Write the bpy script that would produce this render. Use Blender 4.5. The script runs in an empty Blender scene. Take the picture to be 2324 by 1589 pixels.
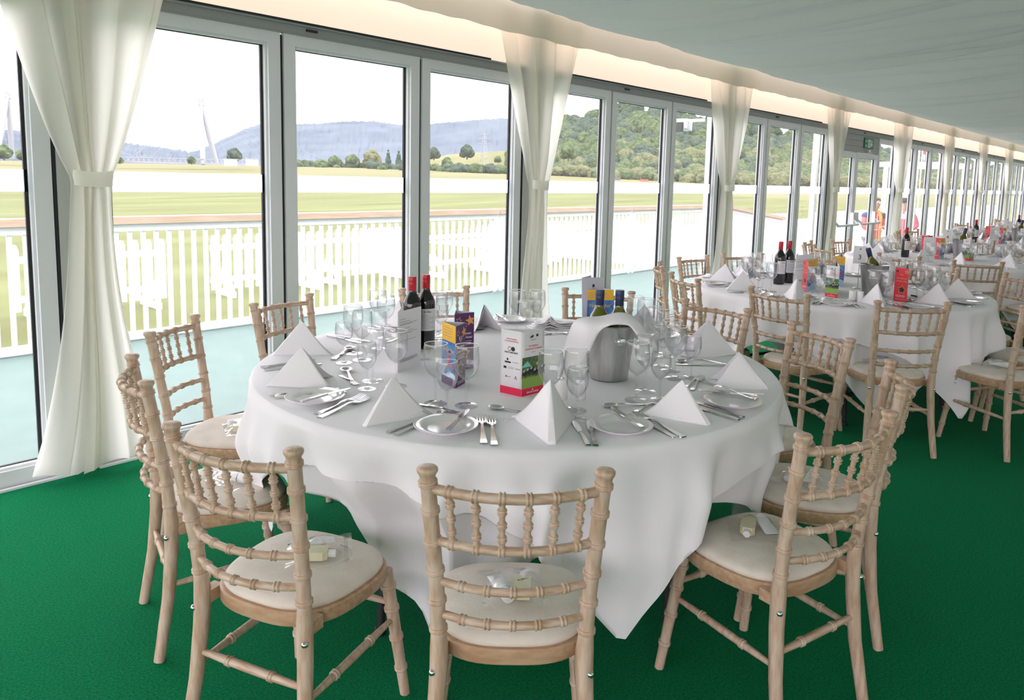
import bpy, bmesh, math, random
from mathutils import Vector, Matrix, Euler
random.seed(7)
scene = bpy.context.scene
COL = scene.collection
PI = math.pi
def R(d): return math.radians(d)

# ------------------------------------------------------------------ camera, sky, exposure
H = 1.42                     # eye height above the carpet
FPX, YAW, PITCH, ROLL = 1735.3, 0.8534, 0.1211, 0.02386
PPX, PPY, IW, IH = 1194.3, 617.1, 2324.0, 1589.0
_f = Vector((math.sin(YAW)*math.cos(PITCH), math.cos(YAW)*math.cos(PITCH), -math.sin(PITCH)))
_r0 = Vector((math.cos(YAW), -math.sin(YAW), 0)); _u0 = _r0.cross(_f)
_r = math.cos(ROLL)*_r0 + math.sin(ROLL)*_u0
_u = -math.sin(ROLL)*_r0 + math.cos(ROLL)*_u0
cam_d = bpy.data.cameras.new('camera'); cam = bpy.data.objects.new('camera', cam_d); COL.objects.link(cam)
m = Matrix((_r, _u, -_f)).transposed().to_4x4(); m.translation = (0, 0, H); cam.matrix_world = m
cam_d.sensor_fit = 'HORIZONTAL'; cam_d.sensor_width = 36.0; cam_d.lens = FPX*36.0/IW
cam_d.shift_x = (IW/2-PPX)/IW; cam_d.shift_y = (PPY-IH/2)/IW
cam_d.clip_start = 0.05; cam_d.clip_end = 5000
scene.camera = cam
world = bpy.data.worlds.new('overcast_sky'); scene.world = world; world.use_nodes = True
wn = world.node_tree.nodes; wl = world.node_tree.links
bg = wn['Background']; bg.inputs[0].default_value = (1.0, 0.918, 0.985, 1); bg.inputs[1].default_value = 2.1
scene.view_settings.view_transform = 'Standard'; scene.view_settings.look = 'None'
scene.view_settings.gamma = 1.0; scene.view_settings.exposure = 1.16
scene.view_settings.use_curve_mapping = False
cy = scene.cycles
cy.max_bounces = 10; cy.diffuse_bounces = 5; cy.glossy_bounces = 4; cy.transmission_bounces = 6
cy.transparent_max_bounces = 40; cy.caustics_reflective = False; cy.caustics_refractive = False
cy.sample_clamp_indirect = 6.0
cy.use_denoising = True

def ray(px, py): return _f + _r*((px-PPX)/FPX) - _u*((py-PPY)/FPX)
def at(px, py, z):
    d = ray(px, py); t = (z-H)/d.z; return Vector((d.x*t, d.y*t, z))
def at_y(px, py, Y):
    d = ray(px, py); t = Y/d.y; return Vector((d.x*t, Y, H+d.z*t))

# ------------------------------------------------------------------ materials
MATS = {}
def mat(name, col, rough=0.6, metal=0.0, spec=0.5, **k):
    if name in MATS: return MATS[name]
    ma = bpy.data.materials.new(name); ma.use_nodes = True
    b = ma.node_tree.nodes['Principled BSDF']
    b.inputs['Base Color'].default_value = (*col, 1); b.inputs['Roughness'].default_value = rough
    b.inputs['Metallic'].default_value = metal; b.inputs['Specular IOR Level'].default_value = spec
    for kk, v in k.items(): b.inputs[kk.replace('_', ' ')].default_value = v
    MATS[name] = ma; return ma
def noise_col(ma, c1, c2, scale, stretch=(1, 1, 1), detail=4, bump=0.0, lo=0.35, hi=0.65, coord='Object', bscale=None, bdist=0.004):
    nt = ma.node_tree; N = nt.nodes; L = nt.links; b = N['Principled BSDF']
    tc = N.new('ShaderNodeTexCoord'); mp = N.new('ShaderNodeMapping'); mp.inputs['Scale'].default_value = stretch
    no = N.new('ShaderNodeTexNoise'); no.inputs['Scale'].default_value = scale; no.inputs['Detail'].default_value = detail
    cr = N.new('ShaderNodeValToRGB'); cr.color_ramp.elements[0].color = (*c1, 1); cr.color_ramp.elements[1].color = (*c2, 1)
    cr.color_ramp.elements[0].position = lo; cr.color_ramp.elements[1].position = hi
    L.new(tc.outputs[coord], mp.inputs[0]); L.new(mp.outputs[0], no.inputs['Vector']); L.new(no.outputs['Fac'], cr.inputs[0])
    L.new(cr.outputs[0], b.inputs['Base Color'])
    if bump:
        bp = N.new('ShaderNodeBump'); bp.inputs['Strength'].default_value = bump; bp.inputs['Distance'].default_value = bdist
        n2 = N.new('ShaderNodeTexNoise'); n2.inputs['Scale'].default_value = bscale or scale; n2.inputs['Detail'].default_value = 3
        L.new(mp.outputs[0], n2.inputs['Vector']); L.new(n2.outputs['Fac'], bp.inputs['Height']); L.new(bp.outputs[0], b.inputs['Normal'])
    return ma
def fabric(name, col, trans, rough=0.9):
    """cloth that lets some daylight through"""
    if name in MATS: return MATS[name]
    ma = bpy.data.materials.new(name); ma.use_nodes = True; nt = ma.node_tree; N = nt.nodes; L = nt.links
    b = N['Principled BSDF']; b.inputs['Base Color'].default_value = (*col, 1); b.inputs['Roughness'].default_value = rough
    b.inputs['Specular IOR Level'].default_value = 0.15
    t = N.new('ShaderNodeBsdfTranslucent'); t.inputs[0].default_value = (*[min(1, c*1.02) for c in col], 1)
    mx = N.new('ShaderNodeMixShader'); mx.inputs[0].default_value = trans
    out = N['Material Output']; L.new(b.outputs[0], mx.inputs[1]); L.new(t.outputs[0], mx.inputs[2]); L.new(mx.outputs[0], out.inputs[0])
    tc = N.new('ShaderNodeTexCoord'); no = N.new('ShaderNodeTexNoise'); no.inputs['Scale'].default_value = 90; no.inputs['Detail'].default_value = 3
    bp = N.new('ShaderNodeBump'); bp.inputs['Strength'].default_value = 0.12; bp.inputs['Distance'].default_value = 0.002
    L.new(tc.outputs['Object'], no.inputs['Vector']); L.new(no.outputs['Fac'], bp.inputs['Height']); L.new(bp.outputs[0], b.inputs['Normal'])
    MATS[name] = ma; return ma
def clear(name, tint=(0.97, 0.985, 0.98), refl=1.0, haze=0.0, ior=1.45, rough=0.0, hazecol=(1, 1, 1), edge=None):
    """thin clear sheet: see-through plus Fresnel reflection plus a white haze mixed in for wash, glow and frosting"""
    if name in MATS: return MATS[name]
    ma = bpy.data.materials.new(name); ma.use_nodes = True; nt = ma.node_tree; N = nt.nodes; L = nt.links
    N.remove(N['Principled BSDF']); out = N['Material Output']
    t = N.new('ShaderNodeBsdfTransparent'); t.inputs[0].default_value = (*tint, 1)
    if edge is not None:
        lw = N.new('ShaderNodeLayerWeight'); lw.inputs[0].default_value = 0.22; er = N.new('ShaderNodeMix'); er.data_type = 'RGBA'
        er.inputs[6].default_value = (*tint, 1); er.inputs[7].default_value = (*edge, 1); L.new(lw.outputs['Facing'], er.inputs[0]); L.new(er.outputs[2], t.inputs[0])
    g = N.new('ShaderNodeBsdfGlossy'); g.inputs['Roughness'].default_value = rough
    fr = N.new('ShaderNodeFresnel'); fr.inputs['IOR'].default_value = ior
    mu = N.new('ShaderNodeMath'); mu.operation = 'MULTIPLY'; mu.inputs[1].default_value = refl; mu.use_clamp = True
    ge = N.new('ShaderNodeNewGeometry'); su = N.new('ShaderNodeMath'); su.operation = 'SUBTRACT'; su.inputs[0].default_value = 1.0
    L.new(ge.outputs['Backfacing'], su.inputs[1]); m0 = N.new('ShaderNodeMath'); m0.operation = 'MULTIPLY'
    L.new(fr.outputs[0], m0.inputs[0]); L.new(su.outputs[0], m0.inputs[1]); L.new(m0.outputs[0], mu.inputs[0])
    mx = N.new('ShaderNodeMixShader'); L.new(mu.outputs[0], mx.inputs[0]); L.new(t.outputs[0], mx.inputs[1]); L.new(g.outputs[0], mx.inputs[2])
    last = mx
    if haze:
        d = N.new('ShaderNodeBsdfTranslucent'); d.inputs[0].default_value = (*hazecol, 1)
        m2 = N.new('ShaderNodeMixShader'); m2.inputs[0].default_value = haze
        L.new(mx.outputs[0], m2.inputs[1]); L.new(d.outputs[0], m2.inputs[2]); last = m2
    L.new(last.outputs[0], out.inputs[0]); MATS[name] = ma; return ma

M = {}
M['carpet'] = noise_col(mat('green_carpet', (0.01, 0.2, 0.08), 0.95, spec=0.05, Sheen_Weight=0.02, Sheen_Roughness=0.4), (0.0008, 0.135, 0.046), (0.003, 0.24, 0.092), 150, detail=4, bump=0.9, bscale=420)
M['wood'] = noise_col(mat('limed_beech', (0.6, 0.45, 0.32), 0.45), (0.475, 0.315, 0.21), (0.62, 0.485, 0.38), 9, (9, 9, 1.6), 5, bump=0.12, bscale=22)
def limed(ma):
    nt = ma.node_tree; N = nt.nodes; L = nt.links; b = N['Principled BSDF']; src = b.inputs['Base Color'].links[0].from_socket
    ge = N.new('ShaderNodeNewGeometry'); cr = N.new('ShaderNodeValToRGB'); cr.color_ramp.elements[0].position = 0.455; cr.color_ramp.elements[1].position = 0.495
    cr.color_ramp.elements[0].color = (1, 1, 1, 1); cr.color_ramp.elements[1].color = (0, 0, 0, 1)
    mx = N.new('ShaderNodeMix'); mx.data_type = 'RGBA'; mx.inputs[7].default_value = (0.76, 0.67, 0.575, 1)
    L.new(ge.outputs['Pointiness'], cr.inputs[0]); L.new(cr.outputs[0], mx.inputs[0]); L.new(src, mx.inputs[6]); L.new(mx.outputs[2], b.inputs['Base Color'])
limed(M['wood'])
M['wood_rail'] = noise_col(mat('limed_beech_rail', (0.6, 0.45, 0.32), 0.45), (0.44, 0.28, 0.175), (0.62, 0.485, 0.38), 9, (1.6, 9, 9), 5, bump=0.12, bscale=22)
limed(M['wood_rail'])
M['wall_cloth'] = fabric('white_wall_cloth', (0.84, 0.83, 0.80), 0.16)
M['wood_plain'] = noise_col(mat('waxed_beech', (0.55, 0.37, 0.24), 0.42), (0.45, 0.27, 0.155), (0.56, 0.385, 0.255), 7, (2.5, 9, 9), 5, bump=0.08, bscale=20)
M['cushion'] = noise_col(mat('cream_suede', (0.74, 0.68, 0.60), 0.95, spec=0.1, Sheen_Weight=0.2), (0.70, 0.63, 0.545), (0.78, 0.72, 0.645), 14, bump=0.15, bscale=160)
M['chrome'] = mat('chrome', (0.75, 0.76, 0.77), 0.18, 1.0)
M['steel'] = mat('cutlery_steel', (0.62, 0.62, 0.62), 0.16, 1.0)
M['bucket'] = noise_col(mat('brushed_steel', (0.5, 0.5, 0.5), 0.36, 1.0), (0.42, 0.415, 0.41), (0.62, 0.615, 0.61), 6, (6, 6, 0.7), 5, bump=0.15, bscale=14)
M['cloth'] = noise_col(mat('white_linen', (0.88, 0.85, 0.88), 0.85, spec=0.15), (0.91, 0.885, 0.925), (0.94, 0.915, 0.955), 3, bump=0.06, bscale=260)
M['cloth_under'] = mat('white_linen_under', (0.83, 0.815, 0.84), 0.9, spec=0.1)
M['napkin'] = noise_col(mat('napkin_linen', (0.87, 0.865, 0.88), 0.85, spec=0.12), (0.87, 0.845, 0.87), (0.905, 0.885, 0.91), 5, bump=0.06, bscale=300)
M['curtain'] = fabric('ivory_curtain', (0.95, 0.935, 0.87), 0.60)
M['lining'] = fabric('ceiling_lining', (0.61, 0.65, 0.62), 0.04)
M['pelmet'] = fabric('ivory_pelmet', (0.82, 0.79, 0.71), 0.25)
M['peach'] = fabric('beige_tent_wall', (0.84, 0.70, 0.56), 0.33)
M['alu'] = mat('white_aluminium', (0.80, 0.81, 0.84), 0.38, 0.0)
M['alu_grey'] = mat('grey_aluminium', (0.33, 0.34, 0.345), 0.45)
M['black'] = mat('black_rubber', (0.012, 0.014, 0.016), 0.6)
M['post'] = mat('grey_post', (0.50, 0.51, 0.50), 0.5)
M['glass'] = clear('window_glass', (0.97, 0.985, 0.982), 0.45, 0.022)  # faint white haze mixed in to wash out the view
M['film'] = clear('frosted_film', (0.9, 0.92, 0.95), 0.4, 0.70, hazecol=(0.80, 0.83, 0.88))
M['wineglass'] = clear('wine_glass', (0.992, 0.994, 0.995), 1.8, 0.022, 1.62, edge=(0.78, 0.79, 0.81))  # white haze mixed in for glow, grey tint put at grazing edges
M['rim'] = clear('glass_rim', (0.97, 0.97, 0.98), 2.0, 0.55, 1.6, 0.05)  # white mixed into the rim stands in for its gleam
M['plastic'] = clear('clear_plastic', (0.96, 0.965, 0.965), 2.2, 0.04, 1.6, 0.06)
M['porcelain'] = mat('white_porcelain', (0.85, 0.83, 0.84), 0.12, spec=0.6)
M['paper'] = mat('white_card', (0.84, 0.83, 0.84), 0.7)
M['paper_lilac'] = mat('lilac_card', (0.60, 0.57, 0.66), 0.7)
M['ink'] = mat('black_ink', (0.02, 0.02, 0.025), 0.6)
M['ink_grey'] = mat('grey_ink', (0.30, 0.27, 0.30), 0.7)
M['ink_red'] = mat('pink_ink', (0.72, 0.20, 0.24), 0.7)
M['white_ink'] = mat('white_ink', (0.9, 0.9, 0.9), 0.6)
M['purple'] = mat('purple_print', (0.105, 0.026, 0.125), 0.5)
M['gold'] = mat('gold_print', (0.72, 0.44, 0.15), 0.45)
M['copper'] = mat('orange_print', (0.86, 0.33, 0.10), 0.45)
M['yellow'] = mat('yellow_print', (0.84, 0.47, 0.03), 0.5)
M['blue'] = noise_col(mat('blue_print', (0.03, 0.1, 0.4), 0.5), (0.02, 0.06, 0.30), (0.10, 0.32, 0.65), 18, detail=2)
M['pale_blue'] = mat('pale_blue_print', (0.40, 0.62, 0.78), 0.5)
M['red'] = mat('red_print', (0.72, 0.035, 0.06), 0.5)
M['crimson'] = mat('crimson_band', (0.72, 0.012, 0.065), 0.5)
M['redfoil'] = mat('red_bottle_cap', (0.52, 0.010, 0.022), 0.32)
M['navyfoil'] = mat('navy_bottle_cap', (0.020, 0.032, 0.10), 0.4)
M['darkglass'] = mat('dark_red_wine_bottle', (0.008, 0.006, 0.007), 0.06, spec=0.8)
M['greenglass'] = mat('olive_bottle_glass', (0.10, 0.105, 0.008), 0.06, spec=0.8)
M['label'] = mat('bottle_label', (0.78, 0.77, 0.78), 0.6)
M['turf_print'] = mat('green_turf_print', (0.25, 0.42, 0.08), 0.6)
M['hedge_print'] = noise_col(mat('hedge_print', (0.06, 0.14, 0.05), 0.6), (0.03, 0.09, 0.03), (0.16, 0.26, 0.10), 160, detail=2)
M['tent_print'] = mat('turquoise_print', (0.22, 0.66, 0.58), 0.6)
M['horse_print'] = mat('dark_horse_print', (0.035, 0.016, 0.018), 0.6)
M['white_paint'] = mat('white_paint', (0.86, 0.87, 0.88), 0.55)
M['rail_wood'] = noise_col(mat('pine_handrail', (0.7, 0.5, 0.35), 0.6), (0.528, 0.36, 0.24), (0.608, 0.464, 0.336), 5, (0.6, 8, 8), 4)
M['deck'] = noise_col(mat('teal_deck_carpet', (0.30, 0.58, 0.54), 0.6, spec=0.5), (0.108, 0.1958, 0.1728), (0.131, 0.2196, 0.1958), 6, (1, 1, 1), 4)
M['white_stone'] = noise_col(mat('pale_hardstanding', (0.5, 0.5, 0.49), 0.9), (0.46, 0.46, 0.455), (0.56, 0.56, 0.55), 3)
M['grass'] = noise_col(mat('mown_grass', (0.3, 0.36, 0.1), 0.95, spec=0.1), (0.112, 0.1216, 0.03712), (0.16, 0.1856, 0.0672), 0.35, (0.25, 1.6, 1), 8)
M['rough_grass'] = noise_col(mat('dry_grass', (0.4, 0.36, 0.14), 0.95, spec=0.1), (0.1472, 0.1536, 0.064), (0.1984, 0.192, 0.0928), 0.08, (0.3, 1.5, 1), 6)
M['hill_far'] = noise_col(mat('haze_blue_wooded_hill', (0.2, 0.24, 0.32), 1.0, spec=0.0), (0.108, 0.1344, 0.164), (0.144, 0.1744, 0.204), 0.012, detail=8)  # aerial haze painted into the base colour as blue-grey
M['hill_haze'] = noise_col(mat('haze_pale_far_hill', (0.36, 0.42, 0.5), 1.0, spec=0.0), (0.24, 0.288, 0.344), (0.272, 0.32, 0.376), 0.01, detail=6)  # paler still: thicker distance haze put into the colour
M['leaf'] = noise_col(mat('green_leaves', (0.09, 0.15, 0.06), 0.9, spec=0.15), (0.032, 0.06, 0.0256), (0.14, 0.188, 0.08), 1.1, detail=8, bump=1.0, bscale=1.6, bdist=1.2)
M['leaf_dark'] = noise_col(mat('dark_green_leaves', (0.05, 0.09, 0.06), 0.9, spec=0.15), (0.028, 0.0496, 0.036), (0.092, 0.132, 0.088), 1.1, detail=8, bump=1.0, bscale=1.6, bdist=1.2)
M['leaf_pale'] = noise_col(mat('pale_green_leaves', (0.2, 0.22, 0.1), 0.9, spec=0.15), (0.088, 0.108, 0.048), (0.216, 0.224, 0.112), 1.2, detail=8, bump=1.0, bscale=1.6, bdist=1.2)
M['bark'] = mat('bark', (0.09, 0.07, 0.05), 0.9)
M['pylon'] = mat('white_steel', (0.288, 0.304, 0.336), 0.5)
M['lattice'] = mat('grey_lattice_steel', (0.28, 0.30, 0.33), 0.6)
M['skin'] = mat('skin', (0.56, 0.34, 0.25), 0.5)
M['pink'] = mat('pink_jacket_cloth', (0.80, 0.12, 0.19), 0.7)
M['coral'] = mat('coral_jacket_cloth', (0.82, 0.13, 0.12), 0.7)
M['navy'] = mat('navy_cloth', (0.03, 0.04, 0.14), 0.8)
M['orange'] = mat('orange_cloth', (0.90, 0.36, 0.05), 0.8)
M['greycloth'] = mat('grey_trouser_cloth', (0.25, 0.27, 0.31), 0.85)
M['hair'] = mat('dark_hair', (0.03, 0.022, 0.018), 0.7)
M['blackcloth'] = mat('black_cloth', (0.015, 0.015, 0.018), 0.85)
M['signgreen'] = mat('sign_green', (0.0, 0.19, 0.085), 0.45)
M['table_ply'] = mat('table_plywood', (0.45, 0.32, 0.2), 0.6)
M['tube'] = mat('white_tube_plastic', (0.86, 0.87, 0.89), 0.3)
M['oil'] = mat('pale_yellow_bottle', (0.78, 0.74, 0.50), 0.15)
M['car'] = mat('dark_car_paint', (0.03, 0.035, 0.05), 0.25)
M['car_red'] = mat('red_car_paint', (0.4, 0.03, 0.03), 0.25)

# ------------------------------------------------------------------ mesh helpers
class MB:
    def __init__(s): s.v = []; s.f = []; s.mi = []; s.cur = 0
    def add(s, vs, fs):
        o = len(s.v); s.v += [tuple(q) for q in vs]
        for f in fs: s.f.append(tuple(i+o for i in f)); s.mi.append(s.cur)
    def box(s, c, d, rot=None, taper=None):
        hx, hy, hz = d[0]/2, d[1]/2, d[2]/2; vs = []
        for z in (-hz, hz):
            k = 1 if (taper is None or z < 0) else taper
            for x, y in ((-hx, -hy), (hx, -hy), (hx, hy), (-hx, hy)):
                q = Vector((x*k, y*k, z))
                if rot is not None: q = rot @ q
                vs.append(q+Vector(c))
        s.add(vs, [(0, 3, 2, 1), (4, 5, 6, 7), (0, 1, 5, 4), (1, 2, 6, 5), (2, 3, 7, 6), (3, 0, 4, 7)]); return s
    def bar(s, a, b, w, h, up=(0, 0, 1)):
        a, b = Vector(a), Vector(b); d = (b-a); L = d.length; d.normalize(); up = Vector(up)
        if abs(d.dot(up)) > 0.98: up = Vector((1, 0, 0))
        x = d.cross(up).normalized(); y = x.cross(d)
        rot = Matrix((x, d, y)).transposed()
        return s.box((a+b)/2, (w, L, h), rot)
    def tube(s, pts, rad, n=10, cap=True, closed=False):
        pts = [Vector(p) for p in pts]; k = len(pts)
        if not isinstance(rad, (list, tuple)): rad = [rad]*k
        vs = []; ref = None
        for i, p in enumerate(pts):
            if closed: t = pts[(i+1) % k]-pts[i-1]
            else: t = pts[min(i+1, k-1)]-pts[max(i-1, 0)]
            if t.length < 1e-9: t = Vector((0, 0, 1))
            t.normalize()
            if ref is None:
                ref = Vector((1, 0, 0)) if abs(t.x) < 0.9 else Vector((0, 1, 0))
            x = (ref - t*ref.dot(t))
            if x.length < 1e-6: x = t.orthogonal()
            x.normalize(); ref = x; y = t.cross(x)
            for j in range(n):
                a = 2*PI*j/n; vs.append(p+(x*math.cos(a)+y*math.sin(a))*rad[i])
        fs = []
        for i in range(k if closed else k-1):
            i2 = (i+1) % k
            for j in range(n):
                j2 = (j+1) % n; fs.append((i*n+j, i*n+j2, i2*n+j2, i2*n+j))
        if cap and not closed: fs.append(tuple(range(n-1, -1, -1))); fs.append(tuple((k-1)*n+j for j in range(n)))
        s.add(vs, fs); return s
    def lathe(s, prof, n=24, c=(0, 0, 0), closed=False):
        vs = []; k = len(prof)
        for r, z in prof:
            for j in range(n):
                a = 2*PI*j/n; vs.append((c[0]+r*math.cos(a), c[1]+r*math.sin(a), c[2]+z))
        fs = []
        for i in range(k if closed else k-1):
            i2 = (i+1) % k
            for j in range(n):
                j2 = (j+1) % n; fs.append((i*n+j, i*n+j2, i2*n+j2, i2*n+j))
        if not closed:
            if prof[0][0] > 1e-4: fs.append(tuple(range(n-1, -1, -1)))
            if prof[-1][0] > 1e-4: fs.append(tuple((k-1)*n+j for j in range(n)))
        s.add(vs, fs); return s
    def grid(s, fn, nu, nv, wrap=False):
        vs = [fn(i, j) for j in range(nv) for i in range(nu)]; fs = []
        for j in range(nv-1):
            for i in range(nu if wrap else nu-1):
                i2 = (i+1) % nu; fs.append((j*nu+i, j*nu+i2, (j+1)*nu+i2, (j+1)*nu+i))
        s.add(vs, fs); return s
    def prism(s, poly, z0, z1, mtx=None):
        """closed outline (x, y) extruded z0..z1"""
        n = len(poly); vs = [Vector((x, y, z0)) for x, y in poly]+[Vector((x, y, z1)) for x, y in poly]
        if mtx is not None: vs = [mtx @ q for q in vs]
        fs = [tuple(range(n-1, -1, -1)), tuple(range(n, 2*n))]+[(i, (i+1) % n, n+(i+1) % n, n+i) for i in range(n)]
        s.add(vs, fs); return s
    def ball(s, c, r, nu=12, nv=8):
        if not isinstance(r, (tuple, list)): r = (r, r, r)
        vs = []
        for j in range(nv+1):
            t = PI*j/nv
            for i in range(nu):
                a = 2*PI*i/nu; vs.append((c[0]+r[0]*math.sin(t)*math.cos(a), c[1]+r[1]*math.sin(t)*math.sin(a), c[2]-r[2]*math.cos(t)))
        fs = [(j*nu+i, j*nu+(i+1) % nu, (j+1)*nu+(i+1) % nu, (j+1)*nu+i) for j in range(nv) for i in range(nu)]
        s.add(vs, fs); return s
    def mesh(s, name, mats, angle=40, smooth=True, weld=True):
        me = bpy.data.meshes.new(name); me.from_pydata(s.v, [], s.f)
        if not isinstance(mats, (list, tuple)): mats = [mats]
        for q in mats: me.materials.append(q)
        if len(mats) > 1: me.polygons.foreach_set('material_index', s.mi)
        if weld:
            bm = bmesh.new(); bm.from_mesh(me); bmesh.ops.remove_doubles(bm, verts=bm.verts, dist=1e-5)
            bmesh.ops.recalc_face_normals(bm, faces=bm.faces); bm.to_mesh(me); bm.free()
        if smooth:
            me.shade_smooth(); me.set_sharp_from_angle(angle=R(angle))
        me.update(); return me
    def build(s, name, mats, parent=None, angle=40, smooth=True, weld=True):
        o = bpy.data.objects.new(name, s.mesh(name, mats, angle, smooth, weld)); COL.objects.link(o)
        if parent is not None: o.parent = parent; CH.setdefault(parent.name, []).append(o)
        return o
CH = {}
def tag(o, label, cat, group=None, kind=None):
    o['label'] = label; o['category'] = cat
    if group: o['group'] = group
    if kind: o['kind'] = kind
    return o
def thing(name, label, cat, loc=(0, 0, 0), rz=0.0, group=None):
    o = bpy.data.objects.new(name, None); COL.objects.link(o); o.empty_display_size = 0.05
    o.location = loc; o.rotation_euler = (0, 0, rz); return tag(o, label, cat, group)
def struct(o):
    o['kind'] = 'structure'; return o
def dup(src, loc=None, rz=None, label=None, group=None, rot=None):
    r = src.copy(); COL.objects.link(r)
    if loc is not None: r.location = loc
    if rz is not None: r.rotation_euler = (0, 0, rz)
    if rot is not None: r.rotation_euler = rot
    if label: r['label'] = label
    if group: r['group'] = group
    for ch in CH.get(src.name, []):
        c = ch.copy(); COL.objects.link(c); c.parent = r; CH.setdefault(r.name, []).append(c)
        for g in CH.get(ch.name, []):
            d = g.copy(); COL.objects.link(d); d.parent = c; CH.setdefault(c.name, []).append(d)
    return r
def text(name, s, size, mtx, material, parent, align='CENTER', depth=0.0003, sx=1.0, shear=0.0):
    cu = bpy.data.curves.new(name, 'FONT'); cu.body = s; cu.size = size; cu.align_x = align; cu.align_y = 'CENTER'
    cu.extrude = depth; cu.shear = shear; cu.resolution_u = 2; cu.materials.append(material)
    t = bpy.data.objects.new(name, cu); me = bpy.data.meshes.new_from_object(t); bpy.data.objects.remove(t)
    if not me.materials: me.materials.append(material)
    me.transform(mtx @ Matrix.Diagonal((sx, 1, 1, 1)))
    o = bpy.data.objects.new(name, me); COL.objects.link(o)
    o.parent = parent; CH.setdefault(parent.name, []).append(o); return o
def face_mtx(o, u, v, off=0.0005):
    """plane with origin o, x along u, y along v, lifted off by its normal"""
    u = Vector(u).normalized(); v = Vector(v); v = (v-u*v.dot(u)).normalized(); n = u.cross(v)
    mm = Matrix((u, v, n)).transposed().to_4x4(); mm.translation = Vector(o)+n*off; return mm
def smooth01(t): t = max(0, min(1, t)); return t*t*(3-2*t)
def lerp(a, b, t): return a+(b-a)*t
def interp(x, pts):
    if x <= pts[0][0]: return pts[0][1]
    for (x0, y0), (x1, y1) in zip(pts, pts[1:]):
        if x <= x1: return y0+(y1-y0)*(x-x0)/(x1-x0)
    return pts[-1][1]
ORD = ['nearest', 'second', 'third', 'fourth', 'fifth', 'sixth']
# ------------------------------------------------------------------ the marquee
D = 3.853                    # inner face of the glazed wall
X0, BAY, PW = 1.268, 3.139, 0.9987
XA, XB, YB = -4.6, 29.6, -5.2
def post_x(k): return X0+BAY*k
carpet = struct(MB().box(((XA+XB)/2, (D+YB)/2-0.01, -0.02), (XB-XA, D-YB+0.06, 0.04)).build('floor', M['carpet'], smooth=False))

# lining of the roof: gathered cloth swagged from the eave
PROF = [(-5.2, 3.95), (-3.5, 3.45), (-2, 3.05), (-0.8, 2.83), (0.2, 2.71), (0.98, 2.628), (1.9, 2.548), (2.57, 2.512), (3.0, 2.515), (3.32, 2.54), (3.58, 2.585), (3.745, 2.665)]
def ceil_z(x, y):
    b = interp(y, PROF)
    g = smooth01((3.74-y)/1.2)
    ph = 0.35*math.sin(y*0.9+x*0.31)+0.25*math.sin(y*1.7-x*0.8)
    f = -0.030*abs(math.sin(x*5.1+1.1*ph+0.8*math.sin(x*0.7)))**0.7-0.022*abs(math.sin(x*8.7+1.7*math.sin(x*1.9)+0.9*ph))**0.8+0.007*math.sin(x*31+3*ph+y)+0.022*math.sin(x*3.7+1.1*ph)+0.03
    k = (x-X0)/BAY; fr = k-math.floor(k)
    sag = 0.035*(1-math.cos(2*PI*fr))*0.5
    return b+f*3.6*(0.04+0.96*g)-sag*g
NX = 1500
ceil = MB().grid(lambda i, j: (lambda x, y: (x, y, ceil_z(x, y)))(XA+(XB-XA)*i/(NX-1), lerp(PROF[-1][0], YB, (j/27.0)**1.15)), NX, 28).build('ceiling', M['lining'], angle=180, weld=False)
struct(ceil)
# pelmet strip hanging under the eave, hem lightly scalloped between the posts
def pel(i, j):
    x = XA+(XB-XA)*i/899.0; k = (x-X0)/BAY; fr = k-math.floor(k)
    near = math.exp(-((fr-round(fr))*BAY/0.11)**2)
    hem = 2.436+0.014*math.sin(fr*PI)+0.004*math.sin(x*9)+0.003*math.sin(x*23)
    ztop = 2.672
    t = j/9.0; z = lerp(ztop, hem, t)
    y = D-0.108-0.012*near*math.sin(t*2.6)-0.005*math.sin(x*5+2*math.sin(x*1.3))*t-0.003*math.sin(x*19)*t
    y -= 0.014*smooth01(0.2-abs(fr-round(fr)))*5*0.2*math.cos((fr-round(fr))*BAY*60)*near
    return (x, y, z)
pm = MB(); pm.grid(pel, 900, 10); struct(pm.build('trim_1', M['pelmet'], angle=180, weld=False))
# beige tent wall above the glazing, one sheet per bay, and the aluminium rail that clamps it
for k in range(-2, 9):
    xa, xb = post_x(k)+0.05, post_x(k+1)-0.05
    w = MB().grid(lambda i, j: (lerp(xa, xb, i/40.0), D+0.028+0.006*math.sin(i*0.55+k)*math.sin(j*0.8), lerp(2.72, 2.236, j/6.0)), 41, 7)
    struct(w.build('wall_left', M['peach'], angle=180, weld=False))
    rb = MB(); rb.box(((xa+xb)/2, D+0.03, 2.213), (xb-xa, 0.085, 0.047)); rb.box(((xa+xb)/2, D-0.018, 2.236), (xb-xa, 0.012, 0.012))
    rb.box(((xa+xb)/2, D+0.005, 2.186), (xb-xa, 0.03, 0.012))
    rail = struct(rb.build('trim_2', M['alu_grey'], smooth=False))
    gk = MB(); gk.box(((xa+xb)/2-0.2, D-0.022, 2.247), (xb-xa-0.4, 0.012, 0.012)); gk.box((xa+1.2+0.02*k, D-0.018, 2.213), (0.07, 0.012, 0.012))
    gk.build('gasket', M['black'], rail, smooth=False)
for k in range(-1, 9):
    x = post_x(k)
    pb = MB(); pb.box((x, D+0.05, 1.34), (0.13, 0.13, 2.68)); pb.box((x, D-0.012, 1.34), (0.075, 0.012, 2.66))
    po = struct(pb.build('trim_3', M['post'], smooth=False))
    MB().box((x-0.071, D+0.02, 1.12), (0.012, 0.05, 2.2)).box((x+0.071, D+0.02, 1.12), (0.012, 0.05, 2.2)).build('seal', M['black'], po, smooth=False)

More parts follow.
